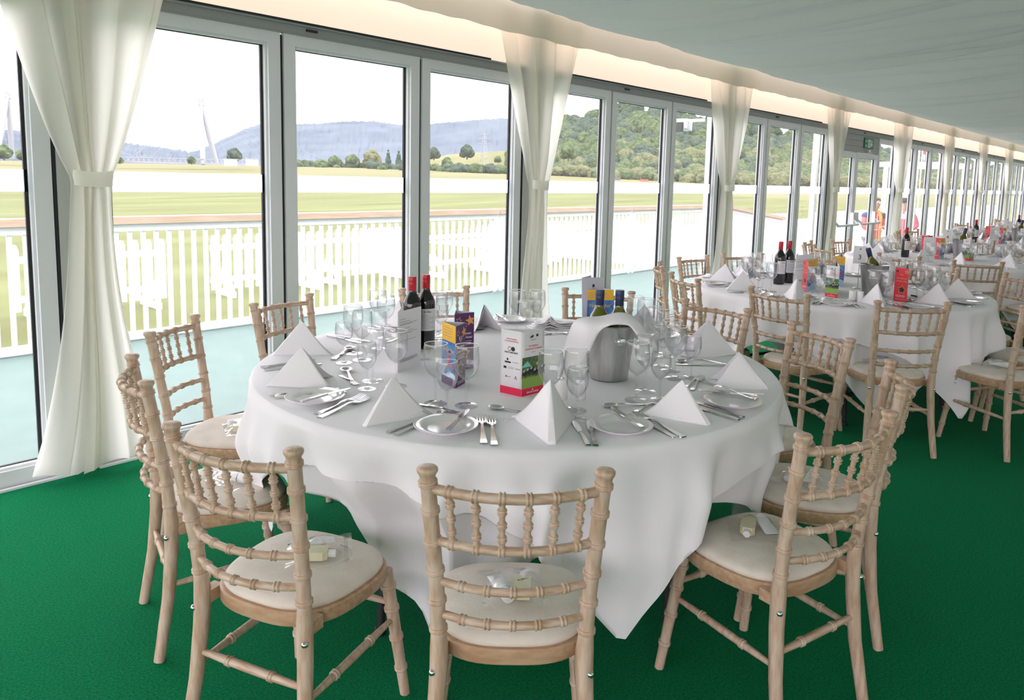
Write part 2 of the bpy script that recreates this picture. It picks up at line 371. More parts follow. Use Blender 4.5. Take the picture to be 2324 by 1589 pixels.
SW, SD = 0.072, 0.075        # stile width, frame depth
def pane_unit(xa, xb, n, zb=0.0, zt=2.180, bottom=0.078, band=True, label=None, kind='window'):
    fb = MB()
    w = xb-xa
    fb.box(((xa+xb)/2, D+SD/2, zb+bottom/2), (w-2*SW, SD, bottom)); fb.box(((xa+xb)/2, D+SD/2, zt-0.031), (w-2*SW, SD, 0.062))
    for x in (xa+SW/2, xb-SW/2): fb.box((x, D+SD/2, (zb+zt)/2), (SW, SD, zt-zb))
    # inner bevel bead
    for x, s in ((xa+SW+0.006, 1), (xb-SW-0.006, -1)): fb.box((x, D+0.032, (zb+bottom+zt-0.062)/2), (0.012, 0.03, zt-zb-bottom-0.062))
    fb.box(((xa+xb)/2, D+0.03, zb+bottom+0.006), (w-2*SW-0.026, 0.03, 0.012)); fb.box(((xa+xb)/2, D+0.03, zt-0.068), (w-2*SW-0.026, 0.03, 0.012))
    fo = fb.build('%s_%d' % (kind, n), M['alu'], smooth=False); struct(fo)
    gx0, gx1, gz0, gz1 = xa+SW, xb-SW, zb+bottom, zt-0.062
    sb = MB()
    for x in (gx0+0.013, gx1-0.013): sb.box((x, D+0.046, (gz0+gz1)/2), (0.026, 0.014, gz1-gz0))
    for z in (gz0+0.008, gz1-0.008): sb.box(((gx0+gx1)/2, D+0.046, z), (gx1-gx0, 0.014, 0.016))
    sb.build('gasket', M['black'], fo, smooth=False)
    MB().box(((gx0+gx1)/2, D+0.048, (gz0+gz1)/2), (gx1-gx0, 0.005, gz1-gz0)).build('pane', M['glass'], fo, smooth=False)
    if band: MB().box(((gx0+gx1)/2, D+0.040, 1.360), (gx1-gx0-0.02, 0.002, 0.098)).build('frosted_band', M['film'], fo, smooth=False)
    return fo
n = 0
for k in range(-2, 8):
    x = post_x(k)+0.073
    units = [(x, x+PW), (x+PW, x+2*PW), (x+2*PW, x+3*PW)]
    base = MB().box((post_x(k)+BAY/2, D+0.03, -0.012), (BAY, 0.12, 0.022)).box((post_x(k)+BAY/2, D-0.03, 0.004), (BAY-0.1, 0.02, 0.012))
    struct(base.build('baseboard_left', M['alu'], smooth=False))
    for i, (xa, xb) in enumerate(units):
        n += 1
        if k == 3 and i < 2:
            continue
        pane_unit(xa+0.011, xb-0.011, n)
    for i in (1, 2): struct(MB().box((x+i*PW, D+0.040, 1.09), (0.020, 0.05, 2.16)).build('trim_4', M['black'], smooth=False))
# fire exit doors in the fourth bay
xd = post_x(3)+0.073
hp = MB()
for i in range(3): hp.box((xd+PW, D+0.03, 1.925+0.0855*i+0.042), (2*PW-0.01, 0.05, 0.083))
hd = struct(hp.build('wall_left_header', M['alu_grey'], smooth=False))
for i in range(2):
    fo = pane_unit(xd+i*PW+0.006, xd+(i+1)*PW-0.006, 90+i, zt=1.918, bottom=0.11, kind='door')
    bx = MB()
    for e in ((0.09, 0.91) if i == 0 else (0.09, 0.91)):
        xx = xd+i*PW+e*PW
        bx.box((xx, D-0.028, 0.955), (0.055, 0.056, 0.17), taper=0.8)
        bx.tube([(xx, D-0.05, 0.93), (xx+0.01, D-0.10, 0.885), (xx+0.02, D-0.115, 0.87)], 0.017, 10)
    hb = bx.build('push_bar', M['white_paint'], fo)
    MB().tube([(xd+i*PW+0.07, D-0.115, 0.868), (xd+i*PW+0.93*PW, D-0.115, 0.868)], 0.017, 10).build('bar', M['white_paint'], hb)
sg = thing('exit_sign', 'green fire exit sign with running figure and down arrow above the doors', 'sign', (12.23, D-0.012, 2.072))
MB().box((0, 0.008, 0), (0.40, 0.016, 0.155)).build('sign_panel', M['signgreen'], sg, smooth=False)
FM = face_mtx((0, 0, 0), (1, 0, 0), (0, 0, 1), 0.0005)
text('lettering', 'Fire', 0.062, FM @ Matrix.Translation((-0.135, 0.034, 0)), M['white_ink'], sg)
text('lettering', 'exit', 0.062, FM @ Matrix.Translation((-0.135, -0.034, 0)), M['white_ink'], sg)
pic = MB()
pic.prism([(-0.05, -0.06), (0.055, -0.06), (0.055, 0.06), (-0.05, 0.06)], 0, 0.0006, FM)
pic.build('pictogram', M['white_ink'], sg, smooth=False)
run = MB()
run.ball((0.012, -0.0012, 0.040), (0.012, 0.001, 0.012), 10, 6)
for a, b, w in (((0.004, 0.024), (-0.004, -0.012), 0.02), ((0.004, 0.02), (-0.028, 0.004), 0.009), ((0.004, 0.02), (0.034, 0.01), 0.009), ((-0.004, -0.012), (0.022, -0.026), 0.011), ((0.022, -0.026), (0.018, -0.05), 0.010), ((-0.004, -0.012), (-0.018, -0.034), 0.011), ((-0.018, -0.034), (-0.042, -0.036), 0.009)):
    run.bar((a[0], -0.0012, a[1]), (b[0], -0.0012, b[1]), w, 0.001, up=(0, 1, 0))
run.build('running_figure', M['signgreen'], sg, smooth=False)
MB().prism([(0.115, -0.055), (0.16, -0.005), (0.133, -0.005), (0.133, 0.055), (0.097, 0.055), (0.097, -0.005), (0.07, -0.005)], 0, 0.0006, FM).build('arrow', M['white_ink'], sg, smooth=False)
cl = thing('door_closer', 'small grey door closer fixed on the header under the exit sign', 'door closer', (12.20, D-0.02, 1.95))
MB().box((0, 0.0, 0), (0.06, 0.04, 0.05)).build('body', M['chrome'], cl, smooth=False); MB().tube([(0, -0.02, -0.01), (0.05, -0.05, -0.03)], 0.006, 8).build('arm', M['chrome'], cl)

# ------------------------------------------------------------------ tied-back curtains on the posts
def curtain(k, label, wt, wb, shift=0.0, seed=0):
    x0 = post_x(k)+shift; rnd = random.Random(seed); ph = [rnd.uniform(0, 6.28) for _ in range(6)]
    zt, zb, ztie = 2.66, 0.012, 1.375
    def width(z):
        if z > ztie:
            t = (z-ztie)/(2.44-ztie); return lerp(0.155, wt, max(0, t)**0.86)
        t = (ztie-z)/(ztie-zb); return lerp(0.155, wb, smooth01(t*0.62)/smooth01(0.62))
    nu, nv = 84, 80
    def panel(ua, ub, dy, sgn):
        def p(i, j):
            v = i/(nu-1.0); u = lerp(ua, ub, v); z = lerp(zt, zb, j/(nv-1.0)); w = width(z)/2
            near = math.exp(-((z-ztie)/0.13)**2)
            up = max(0, (z-ztie)/(zt-ztie)); dn = max(0, (ztie-z)/ztie)
            a = v*15.0+ph[0]*sgn+0.9*math.sin(v*3+ph[1])+1.2*up*v
            saw = (1-abs(math.sin(a*0.5)))**1.4*2-1            # sharp-backed pleats
            soft = math.sin(v*6.5+ph[4]+sgn)
            amp = lerp(0.034, 0.030, near)*(1-0.55*smooth01((up-0.55)/0.45))*(1.0-0.35*dn)
            y = D-0.070+dy-amp*(0.75*saw+0.55*soft*(1-near))-0.012*dn
            lim = D-0.028
            if z > 2.43: y = max(min(y, D-0.034), D-0.098)
            x = x0+u*w+0.012*math.sin(z*3.1+ph[5]+u)*dn*2-0.05*dn*0.6+sgn*0.006*saw
            zz = z+0.035*abs(math.sin(u*2+ph[3]))*smooth01((0.25-z)/0.25)
            return (x, min(y, lim), zz)
        return p
    mb = MB(); mb.grid(panel(-1.0, 0.22, 0.0, 1), nu, nv); mb.grid(panel(-0.30, 1.0, -0.024, -1), nu, nv)
    o = mb.build('curtain', M['curtain'], angle=180, weld=False); tag(o, label, 'curtain', 'tied ivory curtains on the wall posts')
    tb = MB()
    def q(i, j):
        a = 2*PI*i/28; z = ztie+0.034*(1-2*j/4.0)
        rx, ry = 0.081+0.003*math.sin(j*1.5+a*2), 0.044
        return (x0+rx*math.cos(a), D-0.098+ry*math.sin(a), z+0.004*math.sin(a*2+ph[0]))
    tb.grid(q, 28, 5, wrap=True); t = tb.build('tie_band', M['curtain'], o, angle=180)
    return o
CUR = [(0, 'large ivory curtain tied at its waist at the left end of the windows', 0.80, 0.50, 0.055),
       (1, 'ivory tied curtain behind the back of the nearest table', 0.86, 0.47, 0.04),
       (2, 'ivory tied curtain between the nearest table and the second table', 0.86, 0.50, 0.0),
       (3, 'ivory tied curtain just left of the fire exit doors', 0.84, 0.48, 0.02),
       (4, 'ivory tied curtain just right of the fire exit doors', 0.84, 0.48, -0.1),
       (5, 'ivory tied curtain right of the person in the dark cap', 0.82, 0.46, -0.1),
       (6, 'ivory tied curtain second beyond the person in the dark cap', 0.82, 0.46, -0.1),
       (7, 'ivory tied curtain third beyond the person in the dark cap', 0.82, 0.46, -0.1),
       (8, 'farthest ivory tied curtain at the right edge of the view', 0.82, 0.46, -0.1)]
for k, lb, wt, wb, sh in CUR: curtain(k, lb, wt, wb, sh, seed=k+3)


# plain white cloth wall along the aisle side, unseen, added to cut light from behind
struct(MB().grid(lambda i, j: (lerp(XA, XB, i/60.0), YB+0.02*math.sin(i*1.3), lerp(4.0, 0.0, j/4.0)), 61, 5).build('wall_right_blocker', M['wall_cloth'], angle=180, weld=False))
struct(MB().grid(lambda i, j: (XB-0.02+0.015*math.sin(i*1.1), lerp(YB, D+0.1, i/40.0), lerp(4.0, 0.0, j/4.0) if i < 30 else lerp(2.75, 0.0, j/4.0)), 41, 5).build('wall_back', M['pelmet'], angle=180, weld=False))
# ------------------------------------------------------------------ outdoors
GZ = -0.46
def rise(x, y):
    return interp(math.atan2(x, y), [(-0.2, 2.6), (0.355, 3.0), (0.576, 3.5), (0.80, 3.0), (0.971, 2.25), (1.24, 0.9), (1.6, 0.6)])
def ground_z(x, y):
    d = x*0.753+y*0.657
    if d < 45: return GZ
    if d < 160: return GZ+(d-45)/115.0*rise(x, y)
    return GZ+rise(x, y)+(d-160)*0.008
YS = [-60, -20, 0, 5, 8, 12, 18, 26, 36, 48, 62, 80, 105, 135, 170, 210, 260, 330, 420]
XS = [-90, -60, -40, -25, -12, 0, 8, 16, 25, 35, 48, 62, 80, 105, 135, 170, 210, 260, 330, 420, 520]
def field(dlo, dhi, name, ma):
    mb = MB()
    for a in range(len(XS)-1):
        for b in range(len(YS)-1):
            xm, ym = (XS[a]+XS[a+1])/2, (YS[b]+YS[b+1])/2; d = xm*0.753+ym*0.657
            if dlo <= d < dhi:
                q = [(XS[a], YS[b]), (XS[a+1], YS[b]), (XS[a+1], YS[b+1]), (XS[a], YS[b+1])]
                mb.add([(x, y, ground_z(x, y)) for x, y in q], [(0, 1, 2, 3)])
    return struct(mb.build(name, ma, angle=60))
field(-1e9, 85, 'ground', M['grass']); field(85, 1e9, 'field', M['rough_grass'])
deck = struct(MB().box((4.4, (D+0.09+6.78)/2, -0.07), (18.4, 6.78-D-0.09, 0.10)).build('deck', M['deck'], smooth=False))

# balustrade on the deck edge: white spindles under a pine handrail
def balustrade(a, b, label, group='white balustrade panels on the deck edge'):
    a, b = Vector(a), Vector(b); L = (b-a).length; d = (b-a)/L
    o = thing('balustrade', label, 'railing', a, 0, group)
    P = lambda t, z: d*t+Vector((0, 0, z))
    s = MB(); n = int(L/0.108)
    for i in range(1, n): s.box(P(i*L/n, 0.49), (0.032, 0.032, 0.88))
    s.build('spindles', M['white_paint'], o, smooth=False)
    MB().bar(P(0, 0.957), P(L, 0.957), 0.06, 0.055).build('top_rail', M['white_paint'], o, smooth=False)
    MB().bar(P(0, 0.045), P(L, 0.045), 0.06, 0.06).build('bottom_rail', M['white_paint'], o, smooth=False)
    MB().bar(P(-0.02, 1.022), P(L-0.02, 1.022), 0.13, 0.058).build('handrail', M['rail_wood'], o, smooth=False)
    for t in (0.04, L-0.05): MB().box(P(t, 0.475), (0.065, 0.065, 0.95)).build('post', M['white_paint'], o, smooth=False)
JX = [-2.07, 0.98, 4.03, 7.08, 10.13, 13.18]
BL = ['white spindle balustrade with pine handrail beyond the left edge window', 'white spindle balustrade with pine handrail seen beside the large left curtain',
      'white spindle balustrade with pine handrail behind the two red wine bottles', 'white spindle balustrade with pine handrail behind the nearest table\'s back curtain',
      'white spindle balustrade with pine handrail left of the sloping rail']
for i in range(5): balustrade((JX[i]+0.01, 6.68, -0.02), (JX[i+1]-0.01, 6.68, -0.02), BL[i])
e = at_y(1778, 493, 6.68)
balustrade((13.2, 6.68, -0.02), (e.x, 6.68, e.z-1.05), 'white spindle balustrade sloping down a ramp left of the fire doors')

# free-standing picket fence panels on the grass
def picket_panel(label):
    o = thing('picket_fence_panel', label, 'picket fence', (0, 0, 0), 0, 'white picket fence panels standing on the grass')
    s = MB(); n = 11; W = 1.86
    for i in range(n):
        x = -W/2+0.05+i*(W-0.1)/(n-1); w = 0.047
        arc = [(x+w*0.72*math.cos(t), 0.90+0.035*math.sin(t)) for t in [PI*k/8 for k in range(9)]]
        poly = [(x-w, 0.10), (x+w, 0.10), (x+w, 0.875), (x+w*0.72, 0.885)]+arc[1:-1]+[(x-w*0.72, 0.885), (x-w, 0.875)]
        s.prism(poly, -0.01, 0.01, Matrix(((1, 0, 0, 0), (0, 0, 1, 0), (0, 1, 0, 0), (0, 0, 0, 1))))
    s.build('pickets', M['white_paint'], o, smooth=False)
    for z in (0.25, 0.74): MB().box((0, 0.025, z), (W, 0.03, 0.085)).build('rail', M['white_paint'], o, smooth=False)
    for x in (-W/2+0.22, W/2-0.22):
        f = MB(); f.box((x, 0, 0.045), (0.05, 0.62, 0.09)); f.bar((x, -0.26, 0.07), (x, -0.02, 0.42), 0.045, 0.05); f.bar((x, 0.26, 0.07), (x, 0.05, 0.42), 0.045, 0.05)
        f.build('foot', M['white_paint'], o, smooth=False)
    return o
pk = None
PKX = [-2.6, 0.05, 2.75, 5.4, 7.35, 9.35, 11.35, 13.4, 15.4, 17.5]
PKL = ['farthest left', 'second from the left', 'third from the left', 'fourth from the left', 'fifth from the left', 'sixth from the left', 'fifth from the right', 'fourth from the right', 'third from the right', 'second from the right']
for i, x in enumerate(PKX):
    lb = 'white picket fence panel with rounded tops on the grass, %s' % PKL[i]
    if pk is None: pk = picket_panel(lb); o = pk
    else: o = dup(pk, label=lb)
    o.location = (x+1.0, 11.0+0.25*math.sin(i*2.1), GZ); o.rotation_euler = (0, 0, 0.06*math.sin(i*1.7))
for i, (x, y, r) in enumerate(((20.6, 8.2, 1.5), (22.5, 10.8, 0.1), (25.0, 10.6, 0.0), (27.6, 10.3, 0.1))):
    dup(pk, (x, y, GZ), r, 'white picket fence panel beyond the fire doors, %s' % ['turned end-on', 'left of three in line', 'middle of three in line', 'right of three in line'][i])

for i in range(15):
    dup(pk, (30.2+1.93*i, 10.4-0.05*i, GZ), -0.03, 'white picket fence panel in the long far line outside beyond the fire doors')
# pale hardstanding where the deck ends
struct(MB().box((44.5, 10.3, GZ+0.012), (60.0, 12.6, 0.02)).build('path', M['white_stone'], smooth=False))
# white posts just outside the glass
for px, lb in ((1505, 'tall white porch post outside the second bay of windows'), (1607, 'tall white porch post outside beside the third curtain'), (1846, 'tall white porch post outside left of the fire doors'), (2076, 'tall white porch post outside in front of the person in the dark cap')):
    p = at_y(px, 430, 4.45)
    o = thing('porch_post', lb, 'post', (p.x, 4.45, -0.02 if p.x < 13.6 else GZ), 0, 'white porch posts outside the glass')
    h = 2.75 if p.x < 13.6 else 3.2
    MB().box((0, 0, h/2), (0.075, 0.075, h)).build('shaft', M['white_paint'], o, smooth=False); MB().box((0, 0, 0.01), (0.16, 0.16, 0.02)).build('base_plate', M['white_paint'], o, smooth=False)
# floodlight outside the second bay
p = at_y(1549, 283, 4.2)
o = thing('outdoor_floodlight', 'white box floodlight on a bracket outside the second bay of windows', 'light', p)
MB().box((0.03, 0, 0), (0.17, 0.13, 0.10), Euler((0, 0.12, 0.2)).to_matrix()).build('housing', M['white_paint'], o, smooth=False)
MB().box((-0.075, 0, -0.03), (0.035, 0.09, 0.10)).build('lens', M['black'], o, smooth=False)
MB().bar((0, 0.0, 0.04), (0.0, D+SD-p.y+0.002, 0.04), 0.03, 0.03).build('bracket', M['white_paint'], o, smooth=False)

# white open-sided porch at the far right
p = at_y(2200, 470, 5.6)
o = thing('porch', 'white framed porch standing outside the far right windows', 'porch', (24.3, 5.5, GZ))
for x in (0, 2.3):
    for y in (0, 1.6): MB().box((x, y, 1.25), (0.11, 0.11, 2.5)).build('post', M['white_paint'], o, smooth=False)
MB().box((1.15, 0.8, 2.56), (2.6, 1.9, 0.14)).build('roof', M['white_paint'], o, smooth=False)
MB().box((1.15, 1.6, 0.55), (2.2, 0.05, 1.0)).build('panel', M['white_paint'], o, smooth=False)
# flag
p = at_y(2096, 352, 9.0)
o = thing('flag', 'small red and white flag flying outside beyond the fire doors', 'flag', (p.x-0.2, 9.0, GZ))
MB().tube([(0, 0, 0), (0, 0, p.z-GZ+0.35)], 0.025, 8).build('pole', M['white_paint'], o)
fb = MB(); fb.cur = 0
fb.grid(lambda i, j: (0.02+i*0.055, 0.05*math.sin(i*0.9), p.z-GZ+0.3-j*0.10-0.02*i), 10, 3); fb.cur = 1
fb.grid(lambda i, j: (0.02+i*0.055, 0.05*math.sin(i*0.9), p.z-GZ+0.1-j*0.10-0.02*i), 10, 3)
fb.build('cloth', [M['red'], M['white_paint']], o, angle=180)

# ------------------------------------------------------------------ hills, woods and trees
def sky_y(x, pts): return interp(x, pts)
def ridge(name, pts, base, d0, d1, ma, bump, seed, step=6, rows=14):
    rnd = random.Random(seed); xa, xb = pts[0][0], pts[-1][0]; n = int((xb-xa)/step)+1
    hh = [[rnd.uniform(-1, 1) for _ in range(n)] for _ in range(rows)]
    def P(i, j):
        px = lerp(xa, xb, i/(n-1.0)); t = min(1.0, j/(rows-2.0))
        yy = lerp(base(px), sky_y(px, pts), t**0.85) if j < rows-1 else base(px)
        d = lerp(d0, d1, t) if j < rows-1 else d1*1.25
        q = ray(px, yy)*d; q = q+Vector((0, 0, H))
        return q+Vector((hh[j][i]*bump*0.6, hh[j][i-1]*bump*0.6, hh[j][i]*bump*(1 if j < rows-1 else 0)))
    return struct(MB().grid(P, n, rows).build(name, ma, angle=180, weld=False))
bl = lambda x: 372+(x-250)*0.0255
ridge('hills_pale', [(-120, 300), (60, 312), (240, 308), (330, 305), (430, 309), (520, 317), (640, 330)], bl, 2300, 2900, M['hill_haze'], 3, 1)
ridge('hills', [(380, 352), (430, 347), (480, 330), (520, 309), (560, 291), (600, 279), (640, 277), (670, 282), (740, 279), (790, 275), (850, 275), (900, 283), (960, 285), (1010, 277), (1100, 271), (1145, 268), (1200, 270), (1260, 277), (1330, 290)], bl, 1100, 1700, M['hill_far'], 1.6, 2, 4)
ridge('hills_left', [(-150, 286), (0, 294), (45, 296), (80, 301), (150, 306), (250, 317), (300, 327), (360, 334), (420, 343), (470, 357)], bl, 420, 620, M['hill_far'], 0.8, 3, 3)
ridge('hill_field', [(940, 385), (975, 362), (1010, 352), (1060, 347), (1150, 343), (1240, 344), (1330, 350)], bl, 260, 330, M['rough_grass'], 0.3, 4)
NH = [(1150, 352), (1180, 330), (1230, 304), (1262, 285), (1285, 271), (1320, 262), (1360, 253), (1395, 247), (1440, 241), (1480, 246), (1510, 257), (1560, 264), (1620, 272), (1700, 285), (1740, 288), (1800, 299), (1880, 312), (1950, 335), (2000, 345), (2080, 352), (2160, 370), (2240, 382), (2420, 398)]
nb = lambda x: 398+(x-1200)*0.040
ridge('hill_wooded', [(a, b+8) for a, b in NH], nb, 212, 292, M['leaf_dark'], 0.8, 5)
# crowns: lumpy balls; the wood on the slope cannot be counted
ICO = {}
def ico(seed):
    if seed in ICO: return ICO[seed]
    bm = bmesh.new(); bmesh.ops.create_icosphere(bm, subdivisions=3, radius=1.0); rnd = random.Random(seed)
    dirs = [(Vector((rnd.gauss(0, 1), rnd.gauss(0, 1), rnd.gauss(0, 1))).normalized(), rnd.uniform(0.1, 0.26)) for _ in range(26)]
    for v in bm.verts:
        c = v.co.normalized(); k = 0.80
        for dd, a in dirs:
            g = c.dot(dd)
            if g > 0.72: k = max(k, 0.80+a*smooth01((g-0.72)/0.28)*1.1)
        v.co = c*(k+rnd.uniform(-0.035, 0.035))
    vs = [v.co.copy() for v in bm.verts]; fs = [tuple(v.index for v in f.verts) for f in bm.faces]; bm.free()
    ICO[seed] = (vs, fs); return ICO[seed]
def blob(mb, c, r, seed, sz=1.0):
    vs, fs = ico(seed % 7); a = seed*1.7; ca, sa = math.cos(a), math.sin(a)
    mb.add([(c[0]+r*(v.x*ca-v.y*sa), c[1]+r*(v.x*sa+v.y*ca), c[2]+r*sz*v.z) for v in vs], fs)
rnd = random.Random(11); wood = MB()
for i in range(1500):
    px = rnd.uniform(1165, 2330); t = rnd.random()**0.8
    yy = lerp(nb(px)-4, sky_y(px, NH)+6, t); d = lerp(212, 290, t)
    wood.cur = rnd.choice((0, 0, 1, 1, 1) if t > 0.5 else (0, 0, 1, 0, 2))
    if 1690 < px < 1800 and 300 < yy < 335 and rnd.random() < 0.6: continue
    q = ray(px, yy)*d+Vector((0, 0, H)); blob(wood, q, rnd.uniform(1.8, 3.9), i, rnd.uniform(0.8, 1.15))
o = wood.build('woodland', [M['leaf'], M['leaf_dark'], M['leaf_pale']], angle=180, weld=False); tag(o, 'dense mixed woodland covering the steep hill at right', 'woodland', kind='stuff')
scrub = MB()
for i in range(300):
    px = rnd.uniform(1175, 2400); yy = nb(px)-rnd.uniform(-4, 14)-(6 if px > 1700 else 0); d = rnd.uniform(168, 200)
    scrub.cur = rnd.choice((0, 1, 1)); q = ray(px, yy)*d+Vector((0, 0, H)); blob(scrub, q, rnd.uniform(1.2, 2.6), i, 0.8)
o = scrub.build('scrub', [M['leaf'], M['leaf_pale']], angle=180, weld=False); tag(o, 'pale green scrub along the foot of the wooded hill', 'scrub', kind='stuff')
hedge = MB()
for i in range(150):
    px = rnd.choice((rnd.uniform(640, 930), rnd.uniform(960, 1180))); yy = bl(px)-rnd.uniform(2, 12); d = rnd.uniform(150, 190)
    hedge.cur = rnd.choice((0, 1)); q = ray(px, yy)*d+Vector((0, 0, H)); blob(hedge, q, rnd.uniform(0.8, 1.5), i, 0.8)
o = hedge.build('hedgerow', [M['leaf'], M['leaf_dark']], angle=180, weld=False); tag(o, 'long low hedgerow along the far edge of the field', 'hedgerow', kind='stuff')
def tree(px, py, r, d, mk, label, tall=1.0):
    q = ray(px, py)*d+Vector((0, 0, H)); g = ground_z(q.x, q.y); rr = r*d/FPX
    o = thing('tree', label, 'tree', (q.x, q.y, q.z-rr*tall*1.12), 0, 'trees at the far edge of the field'); h = q.z-o.location.z
    c = MB(); s = int(px)
    if tall > 1.5:
        for k in range(5): blob(c, (0, 0, h+rr*tall*(k-2)*0.38), rr*(0.95-0.17*k if k > 0 else 0.8), s+k, 1.1)
    else:
        for k in range(6):
            a = k*1.05; blob(c, (rr*0.5*math.cos(a), rr*0.5*math.sin(a), h+rr*0.35*math.sin(k*2.3)), rr*0.62, s+k, 0.95)
        blob(c, (0, 0, h+rr*0.35), rr*0.7, s+9)
    c.build('crown', M[mk], o, angle=180, weld=False)
    MB().tube([(0, 0, 0), (0, 0, h)], [rr*0.12, rr*0.06], 8).build('trunk', M['bark'], o)
for t in ((52, 352, 13, 120, 'leaf', 'round green bush right of the leftmost white bridge mast'), (8, 345, 17, 125, 'leaf', 'dark green tree left of the leftmost white bridge mast'),
          (435, 364, 9, 118, 'leaf', 'small green bush beside the tall white bridge mast'), (272, 364, 8, 118, 'leaf', 'small bush before the white bridge railing by the curtain'),
          (532, 352, 16, 128, 'leaf_dark', 'dark bare-looking tree right of the tall white bridge mast'), (845, 360, 20, 165, 'leaf_pale', 'pale rounded tree before the blue hill, tallest in the hedgerow'),
          (881, 357, 9, 175, 'leaf_dark', 'pointed dark conifer right of the pale rounded tree', 2.2), (905, 360, 10, 175, 'leaf_dark', 'second pointed dark conifer right of the pale rounded tree', 2.0),
          (800, 366, 16, 165, 'leaf', 'broad green tree left of the pale rounded tree'), (760, 368, 15, 165, 'leaf', 'low green tree in the hedgerow behind the first window'),
          (1015, 370, 13, 165, 'leaf', 'round green tree in front of the sloping yellow field'), (985, 348, 14, 240, 'leaf_dark', 'dark trees clump at the left end of the yellow field'),
          (1060, 344, 16, 250, 'leaf_dark', 'dark tree on the crest of the yellow field'), (1130, 362, 8, 200, 'leaf', 'lone round bush on the yellow field right of the lattice pylon'),
          (1290, 345, 18, 150, 'leaf', 'broad green tree at the foot of the hill right of the curtain')): tree(*t)

# cable-stayed bridge: two white A-shaped masts, deck and thin stays
def mast(apex, f1, f2, d, label):
    q = ray(*apex)*d+Vector((0, 0, H)); a1 = ray(*f1)*(d*0.985)+Vector((0, 0, H)); a2 = ray(*f2)*(d*1.015)+Vector((0, 0, H))
    b = (a1+a2)/2; o = thing('bridge_mast', label, 'bridge mast', b, 0, 'white masts of the cable-stayed bridge')
    for f in (a1, a2): MB().tube([f-b, lerp(0, 1, 0.5)*(f-b)+0.5*(q-b), q-b+Vector((0, 0, 0.3))], [0.36, 0.42, 0.22], 12).build('leg', M['pylon'], o)
    hd = MB()
    for k in range(4): hd.tube([q-b+Vector((-0.5, 0, 0.15*k*2.2)), q-b+Vector((0.5, 0, 0.15*k*2.2))], 0.09, 8)
    hd.build('cable_anchor', M['pylon'], o); st = MB()
    for k in range(7):
        for s in (-1, 1): st.tube([q-b+Vector((0, 0, 0.3)), Vector((s*(3+2.6*k), s*(-1.4-1.1*k), 0.2))], 0.022, 4)
    st.build('stay_cables', M['lattice'], o); return q, b
mast((18, 224), (-6, 352), (28, 360), 128, 'white A-shaped bridge mast at the far left of the view')
mast((456, 240), (461, 373), (492, 373), 122, 'white A-shaped bridge mast standing right of the large curtain')
a, b = ray(235, 366)*120+Vector((0, 0, H)), ray(582, 375)*120+Vector((0, 0, H))
o = thing('bridge_deck', 'low white bridge deck with lattice railing below the masts', 'bridge', a)
dv = b-a; L = dv.length; MB().bar((0, 0, 0), dv, 1.2, 0.22).build('deck_beam', M['pylon'], o, smooth=False)
MB().bar((0, 0, 0.75), dv+Vector((0, 0, 0.75)), 0.12, 0.1).build('rail', M['pylon'], o, smooth=False); s = MB()
for i in range(60): s.bar(dv*(i/59.0), dv*((i+(0.6 if i % 2 else -0.6))/59.0)+Vector((0, 0, 0.75)), 0.07, 0.07)
s.build('lattice', M['pylon'], o, smooth=False)
# electricity pylon
d = 210; f = ray(1098, 392)*d+Vector((0, 0, H)); t = ray(1098, 298)*d+Vector((0, 0, H)); h = t.z-f.z
o = thing('electricity_pylon', 'grey lattice electricity pylon before the yellow field', 'pylon', f); s = MB()
for i in range(9):
    z0, z1 = h*i/9, h*(i+1)/9; w0, w1 = 1.15*(1-i/9.6), 1.15*(1-(i+1)/9.6)
    for sx, sy in ((-1, -1), (1, -1), (1, 1), (-1, 1)):
        s.bar((sx*w0, sy*w0, z0), (sx*w1, sy*w1, z1), 0.09, 0.09); s.bar((sx*w0, sy*w0, z0), (-sy*w1, sx*w1, z1), 0.05, 0.05)
s.build('tower', M['lattice'], o, smooth=False)
for z, w in ((0.70, 2.0), (0.82, 1.7), (0.93, 1.3)): MB().bar((-w*0.8, w*0.6, h*z), (w*0.8, -w*0.6, h*z), 0.12, 0.12).build('cross_arm', M['lattice'], o, smooth=False)
# cars and huts by the far field edge
for px, py, mk, lb in ((926, 389, 'car', 'tiny dark parked car beyond the field left of the back curtain'), (1398, 409, 'car', 'tiny dark parked car beyond the field in the second bay'), (1462, 413, 'car_red', 'tiny red parked car beyond the field in the second bay')):
    q = ray(px, py)*150+Vector((0, 0, H)); o = thing('car', lb, 'car', (q.x, q.y, q.z-0.8), 0.6, 'parked cars beyond the field')
    MB().prism([(-1.9, 0.25), (1.9, 0.25), (1.95, 0.7), (1.2, 0.8), (0.7, 1.3), (-0.9, 1.3), (-1.5, 0.8), (-1.95, 0.75)], -0.8, 0.8, Matrix(((1, 0, 0, 0), (0, 0, 1, 0), (0, 1, 0, 0), (0, 0, 0, 1)))).build('body', M[mk], o, smooth=False)
    for x in (-1.2, 1.2):
        for y in (-0.8, 0.8): MB().tube([(x, y-0.1, 0.3), (x, y+0.1, 0.3)], 0.3, 12).build('wheel', M['black'], o)
for px, lb in ((523, 'small white hut beyond the field right of the tall bridge mast'), (572, 'second small white hut beyond the field by the window stile')):
    q = ray(px, 370)*112+Vector((0, 0, H)); o = thing('hut', lb, 'hut', (q.x, q.y, q.z-0.4))
    MB().box((0, 0, 0.45), (1.5, 0.9, 0.9)).build('walls', M['white_paint'], o, smooth=False); MB().box((0, 0, 0.95), (1.7, 1.1, 0.12)).build('roof', M['pylon'], o, smooth=False)
